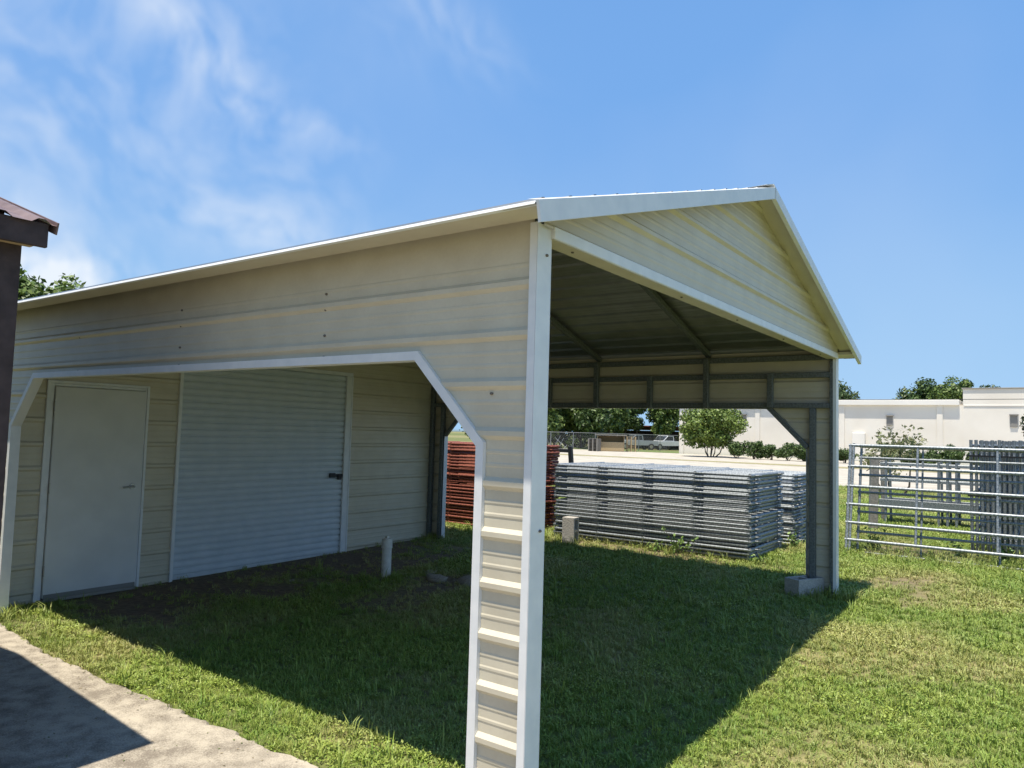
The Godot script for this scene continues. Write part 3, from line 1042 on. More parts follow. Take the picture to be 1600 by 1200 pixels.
func make_litter() -> void:
	# dry leaf bits and grit lying on the drive
	var r := RandomNumberGenerator.new()
	r.seed = 31
	var mb := Mb.new()
	for i in 420:
		var z := r.randf_range(-5.5, 0.6)
		var x := drive_edge(z) - 0.03 - absf(r.randfn(0, 0.45)) if i % 3 else r.randf_range(-2.2, -0.3)
		var s := r.randf_range(0.003, 0.011)
		var p := Vector3(x, -0.0595, z)
		var a := Vector3.RIGHT.rotated(Vector3.UP, r.randf() * TAU)
		var b := a.cross(Vector3.UP) * r.randf_range(0.25, 0.6)
		var up := Vector3(0, s * r.randf_range(0.1, 0.6), 0)
		var g := r.randf_range(0.6, 1.2)
		mb.tint = Color(0.36 * g, 0.29 * g, 0.17 * g) if r.randf() < 0.7 else Color(0.16 * g, 0.2 * g, 0.06 * g)
		mb.quad(p - a * s, p + b * s + up, p + a * s, p - b * s + up * 0.5)
	var o := part(numbered("leaf_litter"), mb.mesh(), M.leaf, self)
	o.set_meta("kind", "stuff")
	tag(o, "dry leaf bits and clippings scattered on the concrete drive", "litter")


func make_small() -> void:
	var bm := hollow_block_mesh()
	var o := part(numbered("concrete_block"), bm, M.block, self, Transform3D(Basis(Vector3.UP, -0.45), Vector3(5.66, ground_y(5.66, -0.3) - 0.004, -0.30)))
	tag(o, "hollow concrete block lying flat by the carport post", "block")
	o = part(numbered("concrete_block"), bm, M.block, self, Transform3D(Basis(Vector3.UP, 1.70) * Basis(Vector3(0, 0, 1), PI / 2), Vector3(6.80, ground_y(6.8, -4.0) + 0.193, -4.03)))
	tag(o, "hollow concrete block standing on end before the panel stack", "block")
	# vent pipe
	var p := thing("vent_pipe", "white plastic pipe stub with a cap standing in the dirt", "pipe", at(3.41, ground_y(3.41, -4.32) - 0.02, -4.32))
	p.rotation = Vector3(0.01, 0, 0.02)
	var mb := Mb.new()
	mb.tube(Vector3.ZERO, Vector3(0, 0.36, 0), 0.055, 0.055, 20)
	part("pipe", mb.mesh(), M.pvc, p)
	mb = Mb.new()
	mb.tube(Vector3(0, 0.345, 0), Vector3(0, 0.435, 0), 0.063, 0.062, 20)
	mb.tube(Vector3(0, 0.435, 0), Vector3(0, 0.452, 0), 0.062, 0.050, 20)
	mb.bx(-0.02, 0.02, 0.45, 0.478, -0.02, 0.02, 0.004)
	part("cap", mb.mesh(), M.pvc, p)
	# broken pieces of concrete and stone in the dirt
	for q in [[3.85, -4.02, 0.13, 0.5, "between the pipe stub and the far opening"], [3.62, -3.72, 0.17, 1.2, "pale one before the pipe stub"], [3.60, -4.20, 0.06, 0.1, "small one close beside the pipe stub"], [3.80, -3.25, 0.30, -0.2, "largest and flattest of all"], [4.20, -3.28, 0.09, 0.8, "beside the largest flat one"], [3.25, -4.05, 0.05, 2.0, "small one close before the pipe stub"], [2.55, -4.9, 0.05, 0.7, "before the roll up door"], [4.05, -4.3, 0.05, 0.9, "small one behind the pale ones"]]:
		var st := SurfaceTool.new()
		var sp := SphereMesh.new()
		sp.radius = 1.0
		sp.height = 2.0
		sp.radial_segments = 10
		sp.rings = 6
		st.create_from(sp, 0)
		var md := MeshDataTool.new()
		md.create_from_surface(st.commit(), 0)
		var nz := noise(0.9, 2, int(q[0] * 100))
		for i in md.get_vertex_count():
			var v := md.get_vertex(i)
			v *= 1.0 + 0.45 * nz.get_noise_3dv(v * 1.3)
			v = Vector3(v.x * q[2], clampf(v.y, -0.8, 0.55) * q[2] * 0.32, v.z * q[2] * 0.62)
			md.set_vertex(i, v)
		var am := ArrayMesh.new()
		md.commit_to_surface(am)
		st.clear()
		st.create_from(am, 0)
		st.deindex()
		st.set_smooth_group(-1)
		st.generate_normals()
		o = part(numbered("rubble_piece"), st.commit(), M.stone, self, at(q[0], ground_y(q[0], q[1]) + q[2] * 0.05, q[1], q[3]))
		tag(o, "flat rubble piece half sunk in the dirt, " + q[4], "stone", "rubble in the dirt under the carport")
	# feeders and posts beyond the leaning panels
	p = thing("bunk_feeder", "grey steel cattle feed bunk with pipe legs beyond the leaning panels", "feeder", at(14.2, ground_y(14.2, 0) - 0.02, -0.95))
	for q in [[0.36, 0.34], [0.86, 0.20], [1.18, 0.20]]:
		mb = Mb.new()
		var hh: float = 0.09 if q[0] < 0.5 else 0.035
		mb.bx(-q[1], -q[1] + 0.02, q[0], q[0] + hh * 1.6, 0, 3.2, 0.004)
		mb.bx(q[1] - 0.02, q[1], q[0], q[0] + hh * 1.6, 0, 3.2, 0.004)
		if q[0] < 0.5:
			mb.bx(-q[1] + 0.02, q[1] - 0.02, q[0], q[0] + 0.02, 0.0, 3.2, 0.004)
			part("trough", mb.mesh(), M.tube_dull, p)
		else:
			part("side_rail", mb.mesh(), M.tube, p)
	for z in [0.12, 1.05, 1.2, 1.35, 1.75, 3.1]:
		for x in [-0.32, 0.32]:
			mb = Mb.new()
			mb.tube(Vector3(x, 0, z), Vector3(x * 0.7, 1.28, z), 0.024, 0.024, 8)
			part("leg", mb.mesh(), M.tube_dull, p)
	for q in [[12.15, -0.76, 1.36, 0.085, 0.04, "weathered grey wooden post standing beyond the leaning panels"], [14.6, -0.98, 1.28, 0.05, -0.02, "thin weathered wooden post behind the stout one beyond the panels"]]:
		p = thing("wooden_post", q[5], "post", at(q[0], ground_y(q[0], q[1]) - 0.03, q[1], 0.4))
		mb = Mb.new()
		mb.bar(Vector3.ZERO, Vector3(q[4], q[2], q[4]), q[3] * 1.6, q[3] * 1.6, 0.008, Vector3.BACK)
		part("shaft", mb.mesh(), M.grey_wood, p)
	# black steel bench-like rack showing behind the red stack
	p = thing("steel_rack", "black steel tube rack standing behind the red panel stack", "rack", at(10.1, 0, -6.0))
	var gy := ground_y(10, -6)
	for q in [[Vector3(0.05, gy - 0.02, 0.12), Vector3(0, 1.40, 0.02)], [Vector3(0.05, gy - 0.02, -1.2), Vector3(0, 1.30, -1.1)]]:
		mb = Mb.new()
		mb.bar(q[0], q[1], 0.08, 0.08, 0.006, Vector3.BACK)
		part("upright", mb.mesh(), M.dark, p)
	mb = Mb.new()
	mb.bar(Vector3(0, 1.31, 0.05), Vector3(0, 1.31, -1.2), 0.07, 0.07, 0.006)
	part("crossbar", mb.mesh(), M.dark, p)


# ------------------------------------------------------------------ grass
func blade_clump(sd: int, blades: int, h: float, spread: float) -> Mesh:
	var r := RandomNumberGenerator.new()
	r.seed = sd
	var mb := Mb.new()
	for i in blades:
		var a := r.randf() * TAU
		var rad := spread * sqrt(r.randf())
		var p := Vector3(cos(a) * rad, -0.01, sin(a) * rad)
		var dir := Vector3(cos(r.randf() * TAU), 0, sin(r.randf() * TAU))
		dir = Vector3(r.randfn(), 0, r.randfn()).normalized()
		var side := Vector3(-dir.z, 0, dir.x)
		var hh := h * r.randf_range(0.45, 1.15)
		var bend := hh * r.randf_range(0.2, 0.95)
		var wd := r.randf_range(0.0016, 0.0036)
		var g := r.randf_range(0.75, 1.2)
		mb.tint = Color(g * r.randf_range(0.9, 1.12), g, g * r.randf_range(0.75, 1.0))
		if r.randf() < 0.10:
			mb.tint = Color(2.6, 1.75, 1.6) * g
			mb.tint.a = 1.0
		var q := p + Vector3(0, hh * 0.55, 0) + dir * bend * 0.3
		var t := p + Vector3(0, hh * (1.0 - 0.35 * bend / hh), 0) + dir * bend
		mb.quad(p - side * wd, p + side * wd, q + side * wd * 0.85, q - side * wd * 0.85)
		mb.tri(q - side * wd * 0.85, q + side * wd * 0.85, t)
	return mb.mesh()


func leaf_clump(sd: int, leaves: int) -> Mesh:
	# low clover-like weeds between the blades
	var r := RandomNumberGenerator.new()
	r.seed = sd
	var mb := Mb.new()
	for i in leaves:
		var p := Vector3(r.randfn(0, 0.03), r.randf_range(0.012, 0.04), r.randfn(0, 0.03))
		var up := Vector3(r.randfn(0, 0.5), 1, r.randfn(0, 0.5)).normalized()
		var x := up.cross(Vector3(r.randfn(), 0.2, r.randfn())).normalized()
		var y := up.cross(x)
		var s := r.randf_range(0.004, 0.009)
		var g := r.randf_range(0.8, 1.3)
		mb.tint = Color(g * 1.1, g * 1.15, g * 0.8)
		mb.quad(p - x * s, p - y * s * 0.7, p + x * s, p + y * s * 0.7)
	return mb.mesh()


func make_grass() -> void:
	var r := RandomNumberGenerator.new()
	r.seed = 77
	var kinds := []
	for i in 5:
		kinds.append(blade_clump(100 + i, 18, 0.056, 0.036))
	kinds.append(leaf_clump(301, 16))
	kinds.append(blade_clump(120, 11, 0.115, 0.028))     # longer tufts
	var xf := []
	var cl := []
	for k in kinds:
		xf.append([]); cl.append([])
	var eye := Vector2(-2.706, 1.835)
	var ahead := Vector2(0.807, -0.588)
	var green := Color(0.185, 0.295, 0.048)
	var lime := Color(0.325, 0.405, 0.078)
	var straw := Color(0.47, 0.41, 0.20)
	var tries := 0
	var cell := 0.24
	var gx := -0.6
	while gx < 26.0:
		var gz := -12.0
		while gz < 6.0:
			var to := Vector2(gx, gz) - eye
			var depth := to.dot(ahead)
			var across := absf(to.dot(Vector2(0.588, 0.807)))
			if depth > 1.5 and across < depth * 0.78 + 2.0 and not (gz < -LEN - 0.2 and gx < W + 0.2):
				var per := 700.0 if depth < 5.0 else 700.0 * pow(5.0 / depth, 1.15)
				var cnt := int(per * cell * cell + r.randf())
				var big := maxf(1.0, pow(depth / 5.0, 0.5))
				for i in cnt:
					var x := gx + r.randf() * cell
					var z := gz + r.randf() * cell
					if x < drive_edge(z) + r.randf_range(-0.035, 0.05):
						continue
					if z < -LEN + 0.03 and x < W + 0.03:
						continue
					var b := bare(x, z)
					if r.randf() < b * 0.93:
						continue
					tries += 1
					var dry := clampf(smoothstep(-0.15, 0.5, dry_noise.get_noise_2d(x * 10, z * 10)) * 0.6 + b * 0.5 + r.randfn(0, 0.14), 0, 1)
					var pick := r.randf()
					var k := r.randi() % 5
					var patch := dirt_noise.get_noise_2d(x * 7 + 300, z * 7 - 90)
					if pick < 0.08 + 0.22 * smoothstep(0.05, 0.4, patch):
						k = 5
					elif pick > 0.965 or (x < drive_edge(z) + 0.16 and pick > 0.86):
						k = 6
					var sc := big * r.randf_range(0.65, 1.25) * (0.8 if b > 0.3 else 1.0) * (1.0 + 0.3 * clampf(patch, -0.8, 0.8))
					xf[k].append(Transform3D(Basis(Vector3.UP, r.randf() * TAU).scaled(Vector3(sc, sc * r.randf_range(0.8, 1.15), sc)), Vector3(x, ground_y(x, z), z)))
					var c := green.lerp(lime, clampf(r.randfn(0.45, 0.3) + patch * 0.5, 0, 1)).lerp(straw, dry * 0.75)
					cl[k].append(c)
			gz += cell
		gx += cell
	for q in [[5.75, 0.06, 0.22, 46], [5.70, -0.30, 0.30, 60], [6.78, -4.03, 0.25, 30], [0.10, -5.6, 0.25, 30], [7.05, -2.6, 1.2, 60], [9.1, 0.6, 1.3, 110], [9.9, 1.2, 0.5, 70], [5.85, -5.7, 0.3, 30]]:
		for i in q[3]:
			var x: float = q[0] + r.randfn(0, q[2] * (0.25 if q[2] > 1.0 else 0.5))
			var z: float = q[1] + r.randfn(0, q[2] * 0.5)
			var sc := r.randf_range(0.8, 1.7)
			xf[6].append(Transform3D(Basis(Vector3.UP, r.randf() * TAU).scaled(Vector3.ONE * sc), Vector3(x, ground_y(x, z), z)))
			cl[6].append(green.lerp(lime, r.randf()).lerp(straw, r.randf() * 0.5))
	for k in kinds.size():
		var mm := MultiMesh.new()
		mm.transform_format = MultiMesh.TRANSFORM_3D
		mm.use_colors = true
		mm.mesh = kinds[k]
		mm.instance_count = xf[k].size()
		for i in xf[k].size():
			mm.set_instance_transform(i, xf[k][i])
			mm.set_instance_color(i, cl[k][i])
		var o := MultiMeshInstance3D.new()
		o.name = numbered("clover" if k == 5 else ("long_grass" if k == 6 else "grass"))
		o.multimesh = mm
		o.material_override = M.blade
		add_child(o)
		o.set_meta("kind", "stuff")
		tag(o, ["short green lawn grass blades", "low clover like weeds among the grass", "longer grass tufts standing above the lawn"][0 if k < 5 else k - 4], "weeds" if k == 5 else "grass")
	print("grass clumps ", tries)


# ------------------------------------------------------------------ plants
func leaf_cloud(mb: Mb, r: RandomNumberGenerator, centre: Vector3, rad: Vector3, count: int, size: float, cols: Array, hollow := 0.45) -> void:
	for i in count:
		var d := Vector3(r.randfn(), r.randfn(), r.randfn()).normalized()
		var k := pow(r.randf_range(hollow * hollow * hollow, 1.0), 1.0 / 3.0) * (1.0 + 0.10 * r.randfn())
		var p := centre + Vector3(d.x * rad.x, d.y * rad.y, d.z * rad.z) * k
		var up := (d * 0.6 + Vector3(r.randfn(), r.randfn() + 0.5, r.randfn()) * 0.6).normalized()
		var x := up.cross(Vector3(r.randfn(), r.randfn(), r.randfn())).normalized()
		var y := up.cross(x)
		var s := size * r.randf_range(0.6, 1.3)
		var c: Color = cols[r.randi() % cols.size()]
		var g := r.randf_range(0.75, 1.25)
		mb.tint = Color(c.r * g, c.g * g, c.b * g)
		mb.tri(p - x * s, p + y * s * 0.55, p + x * s)
		mb.tri(p - x * s, p + x * s, p - y * s * 0.55)


func tree(called: String, label: String, category: String, pos: Vector3, height: float, crown: Vector3, crown_base: float, leaves: int, leaf: float, cols: Array, sd: int, stems := 1, group := "", clumps := 26) -> Node3D:
	var r := RandomNumberGenerator.new()
	r.seed = sd
	var t := thing(called, label, category, Transform3D(Basis(), pos), group)
	var mid := Vector3(0, (crown_base + height) / 2, 0)
	var lob := []
	for i in clumps:
		var d := Vector3(r.randfn(), r.randfn() * 0.9 + 0.1, r.randfn()).normalized() * pow(r.randf(), 0.4)
		var cr := crown * r.randf_range(0.24, 0.42)
		var room := crown - cr * 0.7
		lob.append([mid + Vector3(d.x * room.x, d.y * ((height - crown_base) / 2 - cr.y * 0.7), d.z * room.z), cr])
	var mb := Mb.new()
	for i in stems:
		var a := r.randf() * TAU
		var foot := Vector3(cos(a), 0, sin(a)) * (0.18 * (stems - 1) * 0.3)
		var lead := Vector3(r.randfn(0, crown.x * 0.12), lerpf(crown_base, height, 0.35), r.randfn(0, crown.z * 0.12)) + foot * 3.0
		var tr := height * 0.024 / sqrt(stems) + 0.015
		mb.path([foot + Vector3(0, -0.1, 0), foot * 1.5 + Vector3(lead.x * 0.3, crown_base * 0.7, lead.z * 0.3), lead], tr, tr * 0.45, 7)
		for q in lob.size():
			if q % stems == i and q % 2 == 0:
				var from := foot * 1.5 + Vector3(lead.x * 0.3, crown_base * 0.75, lead.z * 0.3).lerp(lead, r.randf())
				var to: Vector3 = lob[q][0]
				mb.path([from, from.lerp(to, 0.5) + Vector3(0, -0.04 * height, 0) * r.randf(), to], tr * 0.4, tr * 0.1, 5)
	part("trunk", mb.mesh(), M.bark, t)
	mb = Mb.new()
	for q in lob:
		leaf_cloud(mb, r, q[0], q[1], int(leaves / float(clumps)), leaf, cols)
	part("crown", mb.mesh(), M.leaf, t)
	return t


func bush(called: String, label: String, pos: Vector3, rad: Vector3, leaves: int, leaf: float, cols: Array, sd: int, group := "") -> void:
	var r := RandomNumberGenerator.new()
	r.seed = sd
	var t := thing(called, label, "shrub", Transform3D(Basis(), pos), group)
	var mb := Mb.new()
	for i in 6:
		mb.path([Vector3(r.randfn(0, 0.05), -0.05, r.randfn(0, 0.05)), Vector3(r.randfn(0, rad.x * 0.4), rad.y * 1.1, r.randfn(0, rad.z * 0.4))], 0.03, 0.01, 5)
	part("stem", mb.mesh(), M.bark, t)
	mb = Mb.new()
	for i in 12:
		var d := Vector3(r.randfn(), r.randfn(), r.randfn()).normalized() * pow(r.randf(), 0.4)
		var cr := rad * r.randf_range(0.32, 0.5)
		leaf_cloud(mb, r, Vector3(0, rad.y * 1.02, 0) + Vector3(d.x * rad.x, d.y * rad.y, d.z * rad.z) * 0.72, cr, leaves / 12, leaf, cols)
	part("foliage", mb.mesh(), M.leaf, t)


func weed(pos: Vector3, h: float, leaves: int, leaf: float, sd: int, label: String) -> void:
	var r := RandomNumberGenerator.new()
	r.seed = sd
	var t := thing("weed", label, "weed", Transform3D(Basis(), pos))
	var mb := Mb.new()
	var ml := Mb.new()
	for i in 5:
		var top := Vector3(r.randfn(0, h * 0.28), h * r.randf_range(0.4, 1.0), r.randfn(0, h * 0.28))
		mb.path([Vector3(0, -0.02, 0), top * 0.5 + Vector3(0, 0.03, 0), top], 0.006, 0.002, 5)
		for k in leaves / 5:
			var q := top * r.randf_range(0.15, 1.0)
			leaf_cloud(ml, r, q + Vector3(r.randfn(0, 0.03), 0, r.randfn(0, 0.03)), Vector3.ONE * 0.03, 1, leaf, [Color(0.13, 0.22, 0.05), Color(0.19, 0.28, 0.07)])
	mb.tint = Color.WHITE
	part("stem", mb.mesh(), M.bark, t)
	part("foliage", ml.mesh(), M.leaf, t)


func make_plants() -> void:
	var g1 := [Color(0.060, 0.105, 0.022), Color(0.085, 0.135, 0.030), Color(0.045, 0.080, 0.020)]
	var g2 := [Color(0.095, 0.150, 0.025), Color(0.130, 0.185, 0.035), Color(0.070, 0.115, 0.024)]
	var g3 := [Color(0.050, 0.085, 0.025), Color(0.075, 0.115, 0.035)]
	var g4 := [Color(0.135, 0.200, 0.032), Color(0.180, 0.245, 0.045), Color(0.095, 0.145, 0.028)]
	# the round tree and hedge before the cream building
	tree("round_tree", "round bright green tree with several stems before the cream building", "tree", Vector3(59.2, 0, -21.7), 4.75, Vector3(3.0, 2.0, 3.0), 0.55, 16000, 0.13, g4, 11, 6, "", 40)
	var hx := [[57.9, -19.0], [57.9, -17.6], [57.9, -16.2], [57.85, -14.9], [57.8, -13.6], [58.05, -10.7], [58.6, -7.6], [58.7, -6.2], [58.8, -4.9], [59.0, -3.5], [59.0, -2.2], [59.1, -0.9]]
	for i in hx.size():
		bush("hedge_shrub", "%s hedge shrub from the round tree, before the cream building" % ordinal(i + 1), Vector3(hx[i][0], 0, hx[i][1]), Vector3(0.95, 0.74 + 0.1 * sin(i * 2.3), 1.02), 2600, 0.09, g1, 40 + i, "hedge shrubs before the cream building")
	# trees left of the building
	var lt := [[69.2, -45.6, 9.0, 3.4], [71.5, -42.0, 8.0, 3.0], [79.0, -46.0, 10.0, 4.0], [77.5, -41.9, 7.4, 2.8], [84.0, -43.2, 8.2, 3.2], [86.0, -38.2, 7.6, 2.7], [72.0, -51.0, 9.0, 3.8], [62.0, -48.5, 8.5, 3.4], [58.0, -55.0, 9.0, 3.8], [66.5, -43.6, 6.5, 2.6], [70.0, -39.6, 5.6, 2.2], [80.5, -49.5, 9.5, 4.0]]
	for i in lt.size():
		tree("leafy_tree", ["dense green tree beyond the chain link fence", "lighter green tree beyond the chain link fence"][i % 2] + [" behind the pipe heap", ", second from the pipe heap", ", tallest of the row", " behind the wooden bin", " behind the pallets", " next to the open shed", " far behind the pipe heap", " beside the fence end", " at the row's outer end", ", low one close to the fence", ", lowest one close to the wooden bin", ", far behind the tallest"][i], "tree", Vector3(lt[i][0], 0, lt[i][1]), lt[i][2], Vector3(lt[i][3], lt[i][2] * 0.4, lt[i][3]), 0.5, 9000, 0.21, [g1, g2][i % 2], 60 + i, 1, "trees beyond the chain link fence")
	for i in 16:
		var k := i / 15.0
		bush("undergrowth_shrub", "%s shrub of the undergrowth behind the chain link fence, counted from the pipe heap" % ordinal(i + 1), Vector3(lerpf(61.0, 90.0, k), 0, lerpf(-48.0, -46.5, k) + 2.5 * sin(i * 1.7)), Vector3(1.9, 1.1 + 0.3 * sin(i * 2.9), 1.9), 1300, 0.17, [g1, g3][i % 2], 140 + i, "undergrowth behind the chain link fence")
	# trees standing behind the building
	tree("leafy_tree", "small leafy tree top showing over the low roof behind the carport post", "tree", Vector3(85.5, 0, -16.4), 8.4, Vector3(2.0, 2.6, 1.6), 2.4, 4000, 0.17, g3, 81, 1)
	tree("leafy_tree", "broad green tree standing behind the low end of the cream building", "tree", Vector3(92.0, 0, -9.3), 9.3, Vector3(3.6, 2.6, 3.6), 2.8, 9000, 0.19, g1, 83, 2)
	tree("leafy_tree", "dense green tree beside the step of the roofline behind the cream building", "tree", Vector3(89.0, 0, -6.0), 9.6, Vector3(2.6, 2.6, 2.6), 2.8, 8000, 0.18, g2, 85, 1)
	tree("leafy_tree", "far low tree top just over the tall end of the cream building", "tree", Vector3(98.0, 0, -3.2), 8.9, Vector3(3.6, 2.0, 3.6), 2.8, 4000, 0.20, g3, 87, 1)
	# tree behind the closed room
	tree("leafy_tree", "leafy tree top showing over the carport eave beside the brown shed", "tree", Vector3(10.9, 0, -33.6), 9.0, Vector3(2.6, 3.2, 2.6), 2.4, 9000, 0.15, g2, 91, 1)
	# sparse shrub behind the leaning panels and the one at the right edge
	tree("sparse_shrub", "sparse pale shrub growing behind the leaning panels", "shrub", Vector3(23.0, 0, -2.05), 2.3, Vector3(1.1, 0.9, 1.1), 0.5, 700, 0.07, [Color(0.16, 0.18, 0.08), Color(0.22, 0.22, 0.11)], 93, 5, "", 14)
	tree("dark_conifer", "dark spiky young conifer beyond the strapped bundle of panels", "tree", Vector3(33.3, 0, 1.75), 3.5, Vector3(0.95, 1.6, 0.95), 0.6, 2600, 0.08, [Color(0.035, 0.05, 0.022), Color(0.05, 0.07, 0.03)], 95, 1, "", 18)
	weed(Vector3(7.02, ground_y(7.0, -2.3), -2.32), 0.42, 130, 0.030, 5, "leafy weed climbing the long side of the panel stack")
	weed(Vector3(6.98, ground_y(7.0, -2.6), -2.62), 0.16, 70, 0.024, 6, "low weed at the foot of the panel stack's long side")
	weed(Vector3(8.72, ground_y(8.7, -1.25), -1.22), 0.30, 90, 0.028, 7, "weed growing between the two galvanized stacks")
	weed(Vector3(7.12, ground_y(7.1, -1.25), -1.22), 0.14, 50, 0.024, 8, "low weed at the corner of the panel stack")
	weed(Vector3(9.55, ground_y(9.5, -0.4), -0.30), 0.34, 90, 0.030, 9, "weed behind the foot of the leaning panels")
	weed(Vector3(9.85, ground_y(9.8, 0.8), 0.75), 0.26, 110, 0.030, 10, "broad weed at the foot of the strapped bundle")
	weed(Vector3(9.75, ground_y(9.8, 1.4), 1.35), 0.30, 130, 0.030, 12, "bushy weed before the strapped bundle's standing ends")


# ------------------------------------------------------------------ far buildings and yard
func make_far() -> void:
	var b := thing("cream_building", "long low cream stucco building with flat white cornice and a taller end", "building")
	var x := 67.0
	var mb := Mb.new()
	mb.bx(x, x + 18, -0.2, 4.85, -28.0, -3.65)
	part("wall", mb.mesh(), M.stucco, b)
	mb = Mb.new()
	mb.bx(x - 0.28, x + 18.1, 4.85, 5.30, -28.2, -3.90, 0.03)
	part("cornice", mb.mesh(), M.stucco_white, b)
	mb = Mb.new()
	mb.bx(x - 0.05, x + 18, -0.2, 6.16, -3.65, 26.0)
	part("tall_wall", mb.mesh(), M.stucco, b)
	mb = Mb.new()
	mb.bx(x - 0.14, x + 18, 6.16, 6.26, -3.75, 26.1, 0.02)
	part("parapet_cap", mb.mesh(), M.grey_paint, b)
	mb = Mb.new()
	mb.bx(x - 0.10, x - 0.05, 4.80, 4.88, -3.60, 26.0, 0.01)
	part("string_course", mb.mesh(), M.stucco_white, b)
	for z in [-27.7, -24.0, -20.2, -16.6, -12.8, -5.3]:
		mb = Mb.new()
		mb.bx(x - 0.10, x, -0.2, 4.85, z - 0.22, z + 0.22, 0.02)
		part("pilaster", mb.mesh(), M.stucco, b)
	for q in [[-9.0, 3.9], [-21.5, 3.9]]:
		mb = Mb.new()
		mb.bx(x - 0.25, x, q[1], q[1] + 0.12, q[0] - 0.28, q[0] + 0.28, 0.02)
		mb.bx(x - 0.10, x, q[1] - 0.8, q[1] - 0.001, q[0] - 0.24, q[0] + 0.22, 0.02)
		part("vent_hood", mb.mesh(), M.grey_paint, b)
	mb = Mb.new()
	mb.bx(x - 0.30, x - 0.05, 4.05, 4.17, 0.30 - 0.85, 0.30 - 0.25, 0.02)
	mb.bx(x - 0.15, x - 0.05, 3.15, 4.049, 0.30 - 0.80, 0.30 - 0.32, 0.02)
	part("vent_hood", mb.mesh(), M.grey_paint, b)
	for q in [[-14.6, 1.9], [-16.2, 1.9], [-7.4, 1.7]]:
		mb = Mb.new()
		mb.tube(Vector3(x - 0.06, 0, q[0]), Vector3(x - 0.06, q[1], q[0]), 0.05, 0.05, 8)
		part("downpipe", mb.mesh(), M.grey_paint, b)
	mb = Mb.new()
	mb.bx(x - 0.4, x, 0.0, 2.45, -11.9, -10.9, 0.03)
	part("utility_box", mb.mesh(), M.stucco_white, b)
	# chain link fence
	var f := thing("chain_link_fence", "chain link fence with grey posts before the far trees", "fence")
	var fa := Vector3(60.0, 0, -44.5)
	var fb := Vector3(75.0, 0, -31.2)
	var nseg := 8
	for i in nseg + 1:
		var p := fa.lerp(fb, float(i) / nseg)
		mb = Mb.new()
		mb.tube(p + Vector3(0, -0.1, 0), p + Vector3(0, 1.85, 0), 0.045, 0.045, 7)
		part("post", mb.mesh(), M.wire, f)
	mb = Mb.new()
	mb.tube(fa + Vector3(0, 1.8, 0), fb + Vector3(0, 1.8, 0), 0.03, 0.03, 6)
	part("top_rail", mb.mesh(), M.wire, f)
	mb = Mb.new()
	var d := (fb - fa).normalized()
	var k := 0.0
	var length := (fb - fa).length()
	while k < length - 1.8:
		mb.tube(fa + d * k, fa + d * (k + 1.75) + Vector3(0, 1.75, 0), 0.004, 0.004, 3, false)
		mb.tube(fa + d * (k + 1.75), fa + d * k + Vector3(0, 1.75, 0), 0.004, 0.004, 3, false)
		k += 0.14
	var fab := part("wire_mesh", mb.mesh(), M.wire, f)
	fab.set_meta("kind", "stuff")
	# open wooden box and boards
	var o := thing("wooden_bin", "open fronted tan wooden bin before the chain link fence", "bin", at(64.2, 0, -34.2, -1.05))
	for q in [["side_panel", -1.35, -1.29, 0.0, 1.55, -0.8, 0.8], ["side_panel", 1.29, 1.35, 0.0, 1.55, -0.8, 0.8], ["back_panel", -1.288, 1.288, 0.0, 1.55, -0.8, -0.74], ["floor", -1.288, 1.288, 0.05, 0.12, -0.738, 0.8], ["roof", -1.6, 1.6, 1.60, 1.70, -1.0, 1.05], ["front_board", -1.288, 1.288, 0.121, 0.95, 0.74, 0.8]]:
		mb = Mb.new()
		mb.bx(q[1], q[2], q[3], q[4], q[5], q[6], 0.01)
		part(q[0], mb.mesh(), M.grey_wood if q[0] == "roof" else M.lumber, o)
	mb = Mb.new()
	mb.bx(1.37, 1.75, 0, 1.45, -0.6, 0.4, 0.03)
	o = part(numbered("pallet_stack"), pallet_mesh(9), M.grey_wood, self, at(61.8, 0, -34.7, 0.2))
	tag(o, "grey stack of wooden pallets beside the open bin", "pallets")
	o = part(numbered("pallet_stack"), pallet_mesh(11), M.lumber, self, at(66.2, 0, -32.9, 0.5))
	tag(o, "tan stack of wooden pallets between the bin and the parked trucks", "pallets")
	make_truck("pickup_truck", "grey pickup truck parked under the dark open shed", Transform3D(Basis(Vector3.UP, 2.5), Vector3(77.6, 0, -38.2)), M.car_grey)
	make_truck("pickup_truck", "white pickup truck parked at the corner of the cream building", Transform3D(Basis(Vector3.UP, 2.75), Vector3(82.0, 0, -36.3)), M.car_white)
	# open shed behind the trucks
	o = thing("open_shed", "dark open shed with a low rust brown roof behind the parked trucks", "shed", at(91.0, 0, -40.6, 0.45))
	mb = Mb.new()
	mb.box(Transform3D(Basis(Vector3(0, 0, 1), -0.06), Vector3(0, 2.75, 0)), Vector3(7, 0.15, 15), 0.02)
	part("roof", mb.mesh(), M.shed_red, o)
	mb = Mb.new()
	mb.bx(3.0, 3.1, 0, 2.4, -7, 7)
	part("back_wall", mb.mesh(), M.brown, o)
	for z in [-7.0, -3.5, 0.0, 3.5, 7.0]:
		mb = Mb.new()
		mb.bx(-3.1, -2.95, -0.1, 2.85, z - 0.07, z + 0.07, 0.01)
		part("post", mb.mesh(), M.grey_wood, o)
	# heap of pale pipes at the fence
	o = thing("pipe_heap", "tangled heap of pale pipes and frames before the fence", "pipe heap", at(58.6, 0, -38.2))
	var r := RandomNumberGenerator.new()
	r.seed = 5
	for i in 22:
		mb = Mb.new()
		var p := Vector3(r.randfn(0, 0.9), -0.02, r.randfn(0, 1.4))
		mb.tube(p, p + Vector3(r.randfn(0, 0.6), r.randf_range(0.3, 1.5), r.randfn(0, 0.8)), 0.014, 0.014, 6)
		part("pipe", mb.mesh(), M.tube, o)
